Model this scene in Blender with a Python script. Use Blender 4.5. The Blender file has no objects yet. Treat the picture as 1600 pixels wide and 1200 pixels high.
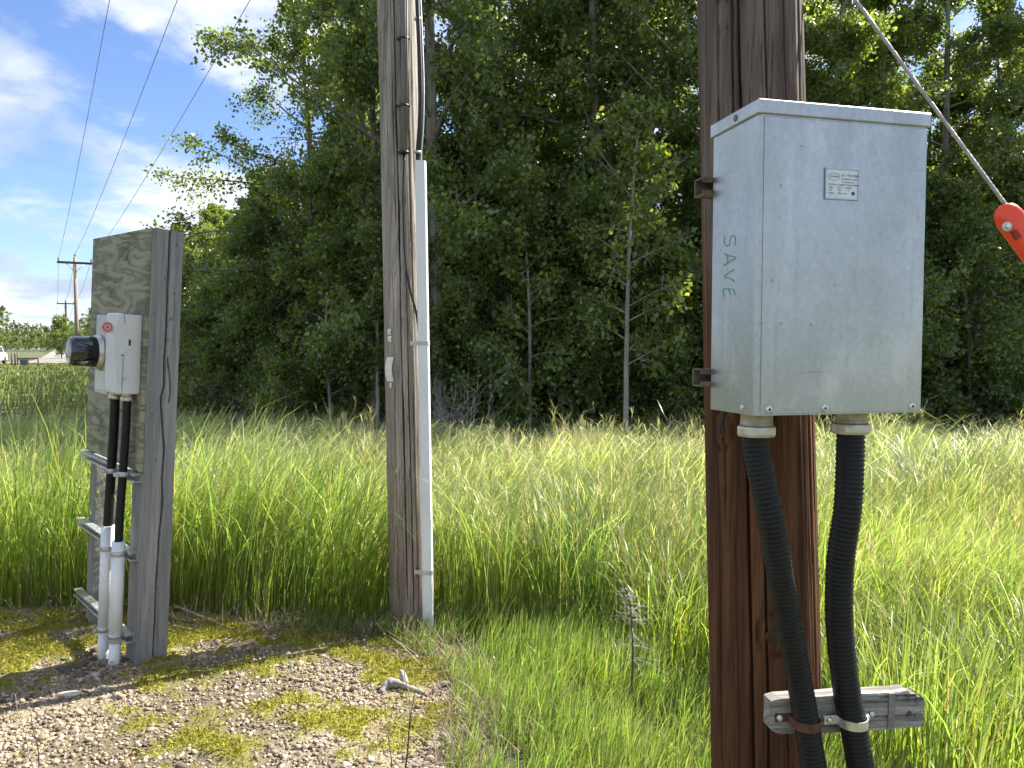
import bpy, math, random
import numpy as np
from mathutils import Matrix, Vector, Euler

random.seed(7)
R = np.random.default_rng(11)
SC = bpy.context.scene
COL = SC.collection

# ------------------------------------------------------------------ camera
CAM_H = 1.55
FPX = 1200.0                       # focal length in pixels of the 1600 px wide photograph
PITCH = math.atan(55 / FPX)
cam = bpy.data.cameras.new('camera')
cam.sensor_width = 36
cam.lens = 36 * FPX / 1600
cam.clip_start = 0.05
cam.clip_end = 3000
cam_o = bpy.data.objects.new('camera', cam)
COL.objects.link(cam_o)
cam_o.location = (0, 0, CAM_H)
cam_o.rotation_euler = (math.pi / 2 - PITCH, 0, 0)
SC.camera = cam_o

# ------------------------------------------------------------------ sun, sky, exposure
SUN_AZ = math.radians(57.8)          # clockwise from +Y
SUN_EL = math.radians(44)
sun_dir = Vector((math.sin(SUN_AZ) * math.cos(SUN_EL), math.cos(SUN_AZ) * math.cos(SUN_EL), math.sin(SUN_EL)))
sl = bpy.data.lights.new('sun', 'SUN')
sl.energy = 5.0
sl.angle = math.radians(0.53)
sl.color = (1.0, 0.95, 0.86)
so = bpy.data.objects.new('sun', sl)
COL.objects.link(so)
so.rotation_euler = (-sun_dir).to_track_quat('-Z', 'Y').to_euler()

world = bpy.data.worlds.new('World')
SC.world = world
world.use_nodes = True
wt = world.node_tree
WN, WL = wt.nodes, wt.links
bg = WN['Background']
sky = WN.new('ShaderNodeTexSky')
sky.sky_type = 'NISHITA'
sky.sun_disc = False
sky.sun_elevation = SUN_EL
sky.sun_rotation = SUN_AZ
sky.air_density = 1.0
sky.dust_density = 0.2
sky.ozone_density = 2.0
bg.inputs[1].default_value = 0.058


def wmath(op, a, b=None, c=None):
    n = WN.new('ShaderNodeMath')
    n.operation = op
    for i, v in enumerate((a, b, c)):
        if v is None:
            continue
        if isinstance(v, (int, float)):
            n.inputs[i].default_value = v
        else:
            WL.new(v, n.inputs[i])
    return n.outputs[0]


tc = WN.new('ShaderNodeTexCoord')
sep = WN.new('ShaderNodeSeparateXYZ')
WL.new(tc.outputs['Generated'], sep.inputs[0])
zz = wmath('ADD', wmath('MAXIMUM', sep.outputs[2], 0.0), 0.30)
comb = WN.new('ShaderNodeCombineXYZ')
WL.new(wmath('DIVIDE', sep.outputs[0], zz), comb.inputs[0])
WL.new(wmath('DIVIDE', sep.outputs[1], zz), comb.inputs[1])


def wnoise(scale, detail, rough, dist, off):
    m = WN.new('ShaderNodeMapping')
    m.inputs['Location'].default_value = off
    WL.new(comb.outputs[0], m.inputs[0])
    n = WN.new('ShaderNodeTexNoise')
    n.inputs['Scale'].default_value = scale
    n.inputs['Detail'].default_value = detail
    n.inputs['Roughness'].default_value = rough
    n.inputs['Distortion'].default_value = dist
    WL.new(m.outputs[0], n.inputs['Vector'])
    return n.outputs[0]


def wramp(v, lo, hi):
    n = WN.new('ShaderNodeMapRange')
    n.interpolation_type = 'SMOOTHSTEP'
    n.inputs[1].default_value = lo
    n.inputs[2].default_value = hi
    WL.new(v, n.inputs[0])
    return n.outputs[0]


OFFB = (9.78, 6.84, 0.0)
n_big = wnoise(1.7, 7, 0.56, 0.2, OFFB)
n_thin = wnoise(4.6, 5, 0.62, 0.4, (9.3, 4.4, 2.0))
n_shade = wnoise(2.6, 5, 0.56, 0.2, (OFFB[0] + .12, OFFB[1] + .18, 0.0))
cov = wmath('MAXIMUM', wramp(n_big, 0.41, 0.54), wmath('MULTIPLY', wramp(n_thin, 0.52, 0.74), 0.6))
ccol = WN.new('ShaderNodeMix')
ccol.data_type = 'RGBA'
ccol.inputs[6].default_value = (3.6, 4.3, 5.5, 1)      # shaded grey blue cloud base
ccol.inputs[7].default_value = (6.4, 6.7, 7.1, 1)      # sunlit cloud
WL.new(wramp(n_shade, 0.36, 0.60), ccol.inputs[0])
cmix = WN.new('ShaderNodeMix')
cmix.data_type = 'RGBA'
WL.new(cov, cmix.inputs[0])
tint = WN.new('ShaderNodeMix')
tint.data_type = 'RGBA'
tint.blend_type = 'MULTIPLY'
tint.inputs[0].default_value = 1
tint.inputs[7].default_value = (0.95, 1.02, 1.26, 1)      # the camera's cool white balance
WL.new(sky.outputs[0], tint.inputs[6])
WL.new(tint.outputs[2], cmix.inputs[6])
WL.new(ccol.outputs[2], cmix.inputs[7])
WL.new(cmix.outputs[2], bg.inputs[0])

SC.view_settings.view_transform = 'Standard'
SC.view_settings.look = 'None'
SC.view_settings.gamma = 1
SC.view_settings.exposure = 1.6
SC.render.engine = 'CYCLES'
SC.cycles.max_bounces = 6
SC.cycles.diffuse_bounces = 5
SC.cycles.glossy_bounces = 3
SC.cycles.transmission_bounces = 3
SC.cycles.transparent_max_bounces = 8
SC.cycles.use_denoising = True
SC.cycles.use_adaptive_sampling = True
SC.cycles.adaptive_threshold = 0.03
SC.cycles.adaptive_min_samples = 24
SC.cycles.debug_use_spatial_splits = True
world.cycles.sampling_method = 'MANUAL'
world.cycles.sample_map_resolution = 512

F_ = Vector((0, math.cos(PITCH), -math.sin(PITCH)))
U_ = Vector((0, math.sin(PITCH), math.cos(PITCH)))


def at(px, py, d):
    """world point seen at a photograph pixel at camera depth d"""
    return Vector((0, 0, CAM_H)) + d * (((px - 800) / FPX) * Vector((1, 0, 0)) - ((py - 600) / FPX) * U_ + F_)


# ------------------------------------------------------------------ materials
def nodes_of(m):
    m.use_nodes = True
    return m.node_tree.nodes, m.node_tree.links, m.node_tree.nodes['Principled BSDF']


def rgb(c):
    return (c[0], c[1], c[2], 1.0)


def mat(name, c1, c2=None, scale=8, stretch=(1, 1, 1), rough=0.6, rough2=None, metal=0, bump=0.0, bscale=None,
        detail=6, lo=0.35, hi=0.65, spec=0.5, c3=None, scale3=30, lo3=.58, hi3=.7, bdist=0.01, coat=0):
    m = bpy.data.materials.new(name)
    N, L, b = nodes_of(m)
    b.inputs['Roughness'].default_value = rough
    b.inputs['Metallic'].default_value = metal
    b.inputs['Specular IOR Level'].default_value = spec
    b.inputs['Coat Weight'].default_value = coat
    if c2 is None:
        b.inputs['Base Color'].default_value = rgb(c1)
        if not bump:
            return m
    t = N.new('ShaderNodeTexCoord')
    mp = N.new('ShaderNodeMapping')
    mp.inputs['Scale'].default_value = stretch
    L.new(t.outputs['Object'], mp.inputs[0])

    def noise(s, d=detail):
        n = N.new('ShaderNodeTexNoise')
        n.inputs['Scale'].default_value = s
        n.inputs['Detail'].default_value = d
        n.inputs['Roughness'].default_value = 0.6
        L.new(mp.outputs[0], n.inputs['Vector'])
        return n.outputs[0]

    def rng(v, a, c, x=0.0, y=1.0):
        n = N.new('ShaderNodeMapRange')
        n.inputs[1].default_value = a
        n.inputs[2].default_value = c
        n.inputs[3].default_value = x
        n.inputs[4].default_value = y
        L.new(v, n.inputs[0])
        return n.outputs[0]

    if c2 is not None:
        nz = noise(scale)
        mx = N.new('ShaderNodeMix')
        mx.data_type = 'RGBA'
        L.new(rng(nz, lo, hi), mx.inputs[0])
        mx.inputs[6].default_value = rgb(c1)
        mx.inputs[7].default_value = rgb(c2)
        out = mx.outputs[2]
        if c3 is not None:
            m3 = N.new('ShaderNodeMix')
            m3.data_type = 'RGBA'
            L.new(rng(noise(scale3), lo3, hi3), m3.inputs[0])
            L.new(out, m3.inputs[6])
            m3.inputs[7].default_value = rgb(c3)
            out = m3.outputs[2]
        L.new(out, b.inputs['Base Color'])
        if rough2 is not None:
            L.new(rng(nz, lo, hi, rough, rough2), b.inputs['Roughness'])
    if bump:
        bp = N.new('ShaderNodeBump')
        bp.inputs['Strength'].default_value = bump
        bp.inputs['Distance'].default_value = bdist
        L.new(noise(bscale or scale * 3), bp.inputs['Height'])
        L.new(bp.outputs[0], b.inputs['Normal'])
    return m


def leaf_mat(name, trans=0.45, rough=0.45, spec=0.4, tint=(1.25, 1.15, 0.55)):
    """colour comes from each blade's or leaf's own colour attribute; light passes through"""
    m = bpy.data.materials.new(name)
    N, L, b = nodes_of(m)
    a = N.new('ShaderNodeAttribute')
    a.attribute_name = 'col'
    b.inputs['Roughness'].default_value = rough
    b.inputs['Specular IOR Level'].default_value = spec
    L.new(a.outputs['Color'], b.inputs['Base Color'])
    tr = N.new('ShaderNodeBsdfTranslucent')
    mu = N.new('ShaderNodeMix')
    mu.data_type = 'RGBA'
    mu.blend_type = 'MULTIPLY'
    mu.inputs[0].default_value = 1
    L.new(a.outputs['Color'], mu.inputs[6])
    mu.inputs[7].default_value = rgb(tint)
    L.new(mu.outputs[2], tr.inputs[0])
    ms = N.new('ShaderNodeMixShader')
    ms.inputs[0].default_value = trans
    L.new(b.outputs[0], ms.inputs[1])
    L.new(tr.outputs[0], ms.inputs[2])
    L.new(ms.outputs[0], N['Material Output'].inputs[0])
    return m


def attr_mat(name, rough=0.9, spec=0.2, bump=0.0, bscale=60, bdist=0.01):
    m = bpy.data.materials.new(name)
    N, L, b = nodes_of(m)
    a = N.new('ShaderNodeAttribute')
    a.attribute_name = 'col'
    t = N.new('ShaderNodeTexCoord')
    n = N.new('ShaderNodeTexNoise')
    n.inputs['Scale'].default_value = bscale
    n.inputs['Detail'].default_value = 8
    L.new(t.outputs['Object'], n.inputs['Vector'])
    mr = N.new('ShaderNodeMapRange')
    mr.inputs[1].default_value = .3
    mr.inputs[2].default_value = .7
    mr.inputs[3].default_value = .6
    mr.inputs[4].default_value = 1.35
    L.new(n.outputs[0], mr.inputs[0])
    mu = N.new('ShaderNodeVectorMath')
    mu.operation = 'SCALE'
    L.new(a.outputs['Color'], mu.inputs[0])
    L.new(mr.outputs[0], mu.inputs['Scale'])
    L.new(mu.outputs[0], b.inputs['Base Color'])
    b.inputs['Roughness'].default_value = rough
    b.inputs['Specular IOR Level'].default_value = spec
    if bump:
        bp = N.new('ShaderNodeBump')
        bp.inputs['Strength'].default_value = bump
        bp.inputs['Distance'].default_value = bdist
        L.new(n.outputs[0], bp.inputs['Height'])
        L.new(bp.outputs[0], b.inputs['Normal'])
    return m


def plywood_mat():
    m = bpy.data.materials.new('plywood')
    N, L, b = nodes_of(m)
    t = N.new('ShaderNodeTexCoord')
    mp = N.new('ShaderNodeMapping')
    mp.inputs['Scale'].default_value = (2.2, 1, 10)
    L.new(t.outputs['Object'], mp.inputs[0])
    n = N.new('ShaderNodeTexNoise')
    n.inputs['Scale'].default_value = 1.3
    n.inputs['Detail'].default_value = 3
    n.inputs['Distortion'].default_value = 0.9
    L.new(mp.outputs[0], n.inputs['Vector'])
    mm = N.new('ShaderNodeMath')
    mm.operation = 'MULTIPLY'
    mm.inputs[1].default_value = 21
    L.new(n.outputs[0], mm.inputs[0])
    sn = N.new('ShaderNodeMath')
    sn.operation = 'SINE'
    L.new(mm.outputs[0], sn.inputs[0])
    r = N.new('ShaderNodeValToRGB')
    r.color_ramp.elements[0].position = 0.0
    r.color_ramp.elements[0].color = (.06, .062, .038, 1)
    r.color_ramp.elements[1].position = 1.0
    r.color_ramp.elements[1].color = (.30, .29, .205, 1)
    e = r.color_ramp.elements.new(.45)
    e.color = (.215, .215, .15, 1)
    m2 = N.new('ShaderNodeMapRange')
    m2.inputs[1].default_value = -1
    L.new(sn.outputs[0], m2.inputs[0])
    n2 = N.new('ShaderNodeTexNoise')
    n2.inputs['Scale'].default_value = 4
    n2.inputs['Detail'].default_value = 8
    L.new(t.outputs['Object'], n2.inputs['Vector'])
    md = N.new('ShaderNodeMath')
    md.operation = 'MULTIPLY_ADD'
    L.new(m2.outputs[0], md.inputs[0])
    md.inputs[1].default_value = .62
    sub = N.new('ShaderNodeMath')
    sub.operation = 'SUBTRACT'
    L.new(n2.outputs[0], sub.inputs[0])
    sub.inputs[1].default_value = .30
    L.new(sub.outputs[0], md.inputs[2])
    L.new(md.outputs[0], r.inputs[0])
    L.new(r.outputs[0], b.inputs['Base Color'])
    b.inputs['Roughness'].default_value = .85
    bp = N.new('ShaderNodeBump')
    bp.inputs['Strength'].default_value = .5
    bp.inputs['Distance'].default_value = .004
    L.new(md.outputs[0], bp.inputs['Height'])
    L.new(bp.outputs[0], b.inputs['Normal'])
    return m


def pole_mat(name, low, low2, high, high2, z0, z1, dark, rough=.8):
    """wood whose grain runs up the pole; red-brown stain low down, silvered higher up"""
    m = bpy.data.materials.new(name)
    N, L, b = nodes_of(m)
    t = N.new('ShaderNodeTexCoord')

    def nz(sc_, stretch, d=6, ro=.6):
        mp = N.new('ShaderNodeMapping')
        mp.inputs['Scale'].default_value = stretch
        L.new(t.outputs['Object'], mp.inputs[0])
        n = N.new('ShaderNodeTexNoise')
        n.inputs['Scale'].default_value = sc_
        n.inputs['Detail'].default_value = d
        n.inputs['Roughness'].default_value = ro
        L.new(mp.outputs[0], n.inputs['Vector'])
        return n.outputs[0]

    def rng(v, a, c, x=0.0, y=1.0):
        n = N.new('ShaderNodeMapRange')
        n.inputs[1].default_value = a
        n.inputs[2].default_value = c
        n.inputs[3].default_value = x
        n.inputs[4].default_value = y
        L.new(v, n.inputs[0])
        return n.outputs[0]

    def mix(f, a, c):
        n = N.new('ShaderNodeMix')
        n.data_type = 'RGBA'
        L.new(f, n.inputs[0])
        for i, v in ((6, a), (7, c)):
            if isinstance(v, tuple):
                n.inputs[i].default_value = rgb(v)
            else:
                L.new(v, n.inputs[i])
        return n.outputs[2]
    grain = nz(22, (1, 1, .055), 8, .65)
    fine = nz(120, (1, 1, .03), 4)
    blot = nz(3, (1, 1, .35), 5)
    s = N.new('ShaderNodeSeparateXYZ')
    L.new(t.outputs['Object'], s.inputs[0])
    ad = N.new('ShaderNodeMath')
    ad.operation = 'MULTIPLY_ADD'
    L.new(blot, ad.inputs[0])
    ad.inputs[1].default_value = .9
    L.new(s.outputs[2], ad.inputs[2])
    hz = rng(ad.outputs[0], z0 + .45, z1 + .45)
    lowc = mix(rng(grain, .36, .64), low, low2)
    highc = mix(rng(grain, .36, .64), high, high2)
    c = mix(hz, lowc, highc)
    c = mix(rng(fine, .54, .68, 0, .75), c, dark)
    c = mix(rng(blot, .60, .74, 0, .55), c, dark)
    L.new(c, b.inputs['Base Color'])
    b.inputs['Roughness'].default_value = rough
    b.inputs['Specular IOR Level'].default_value = .15
    bp = N.new('ShaderNodeBump')
    bp.inputs['Strength'].default_value = .55
    bp.inputs['Distance'].default_value = .004
    L.new(grain, bp.inputs['Height'])
    bp2 = N.new('ShaderNodeBump')
    bp2.inputs['Strength'].default_value = .4
    bp2.inputs['Distance'].default_value = .0015
    L.new(fine, bp2.inputs['Height'])
    L.new(bp.outputs[0], bp2.inputs['Normal'])
    L.new(bp2.outputs[0], b.inputs['Normal'])
    return m


M = {}
M['red_wood'] = pole_mat('red_pole_wood', (.045, .019, .011), (.145, .066, .033), (.060, .042, .035), (.175, .135, .112), 1.75, 2.25, (.035, .018, .012))
M['grey_wood'] = pole_mat('grey_pole_wood', (.17, .13, .10), (.33, .265, .21), (.20, .175, .15), (.42, .375, .33), .3, 1.6, (.075, .06, .05))
M['post_wood'] = pole_mat('grey_post_wood', (.17, .165, .165), (.30, .29, .28), (.18, .178, .185), (.31, .305, .31), .2, 1.2, (.12, .115, .11))
M['plank'] = mat('plank_wood', (.15, .135, .12), (.40, .375, .35), 60, (.06, 1, 1), .9, bump=.9, bscale=90, bdist=.004, c3=(.085, .072, .062), scale3=34, lo3=.56, hi3=.68, spec=.2)
M['plywood'] = plywood_mat()
M['zinc'] = mat('galvanised_sheet', (.40, .43, .45), (.52, .545, .56), 5, (1, 1, .5), .34, .46, metal=.95, bump=.06, bscale=70, bdist=.002, c3=(.36, .39, .41), scale3=9, lo3=.58, hi3=.75)
def zinc_mat():
    m = bpy.data.materials.new('galvanised_sheet')
    N, L, b = nodes_of(m)
    t = N.new('ShaderNodeTexCoord')

    def nz(scale, stretch, d=5, kind='n'):
        mp = N.new('ShaderNodeMapping')
        mp.inputs['Scale'].default_value = stretch
        L.new(t.outputs['Object'], mp.inputs[0])
        n = N.new('ShaderNodeTexNoise' if kind == 'n' else 'ShaderNodeTexVoronoi')
        n.inputs['Scale'].default_value = scale
        if kind == 'n':
            n.inputs['Detail'].default_value = d
            n.inputs['Roughness'].default_value = .62
        L.new(mp.outputs[0], n.inputs['Vector'])
        return n.outputs[0] if kind == 'n' else n.outputs['Color']

    def rng(v, a, c, x=0.0, y=1.0):
        n = N.new('ShaderNodeMapRange')
        n.inputs[1].default_value = a
        n.inputs[2].default_value = c
        n.inputs[3].default_value = x
        n.inputs[4].default_value = y
        L.new(v, n.inputs[0])
        return n.outputs[0]

    def mix(f, a, c, mode='MIX'):
        n = N.new('ShaderNodeMix')
        n.data_type = 'RGBA'
        n.blend_type = mode
        if isinstance(f, float):
            n.inputs[0].default_value = f
        else:
            L.new(f, n.inputs[0])
        for i, v in ((6, a), (7, c)):
            if isinstance(v, tuple):
                n.inputs[i].default_value = rgb(v)
            else:
                L.new(v, n.inputs[i])
        return n.outputs[2]
    blot = nz(4.5, (1, 1, .6), 7)
    c = mix(rng(blot, .3, .7), (.38, .40, .41), (.47, .49, .50))
    c = mix(rng(nz(9, (1, 1, .5), 6), .56, .72), c, (.52, .54, .555))
    c = mix(rng(nz(16, (2.2, 2.2, .12), 4), .58, .78, 0, .55), c, (.33, .35, .355))      # run marks
    c = mix(rng(nz(30, (.10, .10, 3.2), 3), .66, .72, 0, .45), c, (.22, .24, .25))        # rub marks
    c = mix(rng(nz(45, (1, 1, 1), 2), .70, .76, 0, .7), c, (.17, .17, .165))                # specks
    bw = N.new('ShaderNodeRGBToBW')
    L.new(nz(120, (1, 1, .7), kind='v'), bw.inputs[0])
    c = mix(.07, c, bw.outputs[0], 'OVERLAY')
    L.new(c, b.inputs['Base Color'])
    b.inputs['Metallic'].default_value = .95
    L.new(rng(blot, .3, .7, .46, .30), b.inputs['Roughness'])
    bp = N.new('ShaderNodeBump')
    bp.inputs['Strength'].default_value = .35
    bp.inputs['Distance'].default_value = .006
    L.new(nz(5, (1, 1, 1), 2), bp.inputs['Height'])
    L.new(bp.outputs[0], b.inputs['Normal'])
    return m


M['zinc'] = zinc_mat()
M['zinc_dull'] = mat('galvanised_steel', (.45, .46, .46), (.6, .6, .6), 20, rough=.5, rough2=.65, metal=.75)
M['steel_brown'] = mat('channel_steel', (.12, .09, .07), (.22, .18, .15), 20, rough=.6, metal=.4)
M['brass'] = mat('cast_fitting', (.30, .27, .20), (.46, .43, .36), 30, rough=.42, rough2=.6, metal=.7, bump=.15, bscale=90, bdist=.002)
M['nut'] = mat('cast_nut', (.48, .46, .40), (.62, .60, .54), 40, rough=.35, rough2=.5, metal=.75, bump=.2, bscale=80, bdist=.002)
M['black_flex'] = mat('black_conduit', (.004, .0045, .006), (.009, .010, .012), 14, rough=.45, rough2=.6, spec=.3)
M['black'] = mat('black_cable', (.006, .006, .007), (.011, .011, .012), 25, rough=.5)
M['rust'] = mat('rusty_steel', (.075, .035, .022), (.15, .07, .04), 40, rough=.8, metal=.3, bump=.3, bscale=120, bdist=.001)
M['bolt'] = mat('bolt_zinc', (.6, .6, .58), (.72, .72, .7), 60, rough=.35, metal=.8)
M['pvc'] = mat('white_pvc', (.66, .68, .70), (.76, .77, .78), 6, (1, 1, .3), .35, .5, c3=(.5, .5, .47), scale3=9, lo3=.62, hi3=.8)
M['box_grey'] = mat('grey_enamel', (.50, .51, .52), (.56, .57, .58), 7, rough=.38, rough2=.5)
M['box_grey_dark'] = mat('grey_enamel_worn', (.36, .37, .38), (.42, .43, .44), 7, rough=.45)
M['meter_glass'] = mat('dark_meter_glass', (.006, .007, .009), rough=.06, spec=.7, coat=.4)
M['meter_face'] = mat('meter_face', (.55, .56, .57), rough=.5)
M['meter_ring'] = mat('meter_ring', (.5, .49, .47), (.6, .59, .57), 30, rough=.35, metal=.8)
M['red_seal'] = mat('red_sticker', (.42, .08, .09), rough=.5)
M['pale_seal'] = mat('pale_sticker', (.55, .40, .40), rough=.5)
M['dark_hole'] = mat('dark_slot', (.02, .02, .02), rough=.8)
M['ink_green'] = mat('green_marker', (.05, .26, .17), (.20, .38, .31), 90, rough=.6)
M['label'] = mat('label_plate', (.60, .64, .68), (.68, .71, .74), 40, rough=.4, metal=.15)
M['ink'] = mat('label_ink', (.045, .055, .08), rough=.6)
M['tag'] = mat('white_tag', (.62, .62, .58), (.72, .72, .69), 30, rough=.55)
M['strand'] = mat('galvanised_strand', (.42, .42, .41), (.56, .56, .55), 60, rough=.45, metal=.7)
M['red_guard'] = mat('red_plastic', (.80, .055, .018), (.86, .075, .028), 12, rough=.32, spec=.5)
M['far_pole'] = mat('far_pole_wood', (.20, .165, .13), (.30, .25, .20), 3, (1, 1, .2), .85)
M['dark_pole'] = mat('dark_pole_wood', (.05, .042, .036), (.08, .066, .055), 3, (1, 1, .2), .85)
M['wire'] = mat('aluminium_wire', (.16, .17, .19), rough=.5, metal=.3)
M['bark'] = mat('grey_bark', (.13, .115, .10), (.27, .25, .22), 6, (1, 1, .35), .9, bump=.6, bscale=20, c3=(.05, .045, .04), scale3=9, lo3=.58, hi3=.68)
M['pale_bark'] = mat('pale_bark', (.20, .195, .17), (.34, .33, .30), 5, (1, 1, .5), .85, bump=.4, bscale=20, c3=(.08, .07, .065), scale3=10, lo3=.60, hi3=.68)
M['dead_twig'] = mat('dead_twig', (.25, .225, .20), (.40, .37, .34), 14, rough=.9)
M['dark_twig'] = mat('dark_twig', (.05, .038, .03), (.10, .075, .06), 14, rough=.9)
M['driftwood'] = mat('driftwood', (.16, .145, .13), (.34, .315, .29), 20, (.3, 1, 1), .85, bump=.5, bscale=50, bdist=.004)
M['stone'] = mat('field_stone', (.30, .27, .25), (.46, .42, .39), 30, rough=.85, bump=.4, bscale=60, bdist=.004)
M['leaf'] = leaf_mat('broad_leaf', .50, .32, .65, (1.9, 1.8, .5))
M['grass'] = leaf_mat('grass_blade', .64, .34, .5, (1.22, 1.36, .62))
M['dry_leaf'] = leaf_mat('dry_blade', .3, .7, .2, (1.05, 1.0, .85))
M['pebble'] = attr_mat('pebble', .85, .25)
M['moss'] = leaf_mat('moss_leaf', .3, .8, .1, (1.1, 1.1, .7))
M['pad'] = attr_mat('pad_soil', .95, .15, .8, 70, .012)
M['ground'] = mat('field_soil', (.055, .065, .022), (.10, .105, .04), .7, rough=.95, bump=.5, bscale=9, bdist=.05, c3=(.16, .135, .07), scale3=2.2)
M['road'] = mat('gravel_road', (.20, .19, .165), (.26, .245, .215), 1.3, rough=.95, bump=.3, bscale=12, bdist=.03)
M['car_white'] = mat('white_car_paint', (.75, .76, .78), rough=.25, coat=.5)
M['car_glass'] = mat('car_glass', (.02, .025, .03), rough=.08)
M['tyre'] = mat('tyre_rubber', (.02, .02, .02), rough=.85)
M['gate_wood'] = mat('gate_rail', (.10, .075, .055), (.17, .13, .10), 6, rough=.85)
M['sign_dark'] = mat('sign_panel', (.06, .075, .10), (.10, .12, .15), 8, rough=.5)


# ------------------------------------------------------------------ mesh helpers
def tag(o, label=None, cat=None, group=None, kind=None):
    if label:
        o['label'] = label
    if cat:
        o['category'] = cat
    if group:
        o['group'] = group
    if kind:
        o['kind'] = kind
    return o


def np_mesh(name, v, f, col=None, smooth=False):
    v = np.ascontiguousarray(v, dtype=np.float32)
    f = np.ascontiguousarray(f, dtype=np.int32)
    me = bpy.data.meshes.new(name)
    k = f.shape[1]
    me.vertices.add(len(v))
    me.vertices.foreach_set('co', v.ravel())
    me.loops.add(f.size)
    me.loops.foreach_set('vertex_index', f.ravel())
    me.polygons.add(len(f))
    me.polygons.foreach_set('loop_start', np.arange(0, f.size, k, dtype=np.int32))
    me.polygons.foreach_set('loop_total', np.full(len(f), k, dtype=np.int32))
    if smooth:
        me.polygons.foreach_set('use_smooth', np.ones(len(f), dtype=bool))
    if col is not None:
        a = me.attributes.new('col', 'FLOAT_COLOR', 'POINT')
        c4 = np.ones((len(v), 4), dtype=np.float32)
        c4[:, :3] = col
        a.data.foreach_set('color', c4.ravel())
    me.update(calc_edges=True)
    return me


def link(name, me, m, parent=None):
    o = bpy.data.objects.new(name, me)
    COL.objects.link(o)
    if m is not None and me is not None and len(me.materials) == 0:
        me.materials.append(M[m] if isinstance(m, str) else m)
    if parent is not None:
        o.parent = parent
    return o


def empty(name, loc, rot=None):
    o = bpy.data.objects.new(name, None)
    COL.objects.link(o)
    o.empty_display_size = .1
    if rot is not None:
        o.matrix_world = Matrix.Translation(loc) @ rot.to_4x4()
    else:
        o.location = loc
    o['_inv'] = 0
    del o['_inv']
    return o


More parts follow.
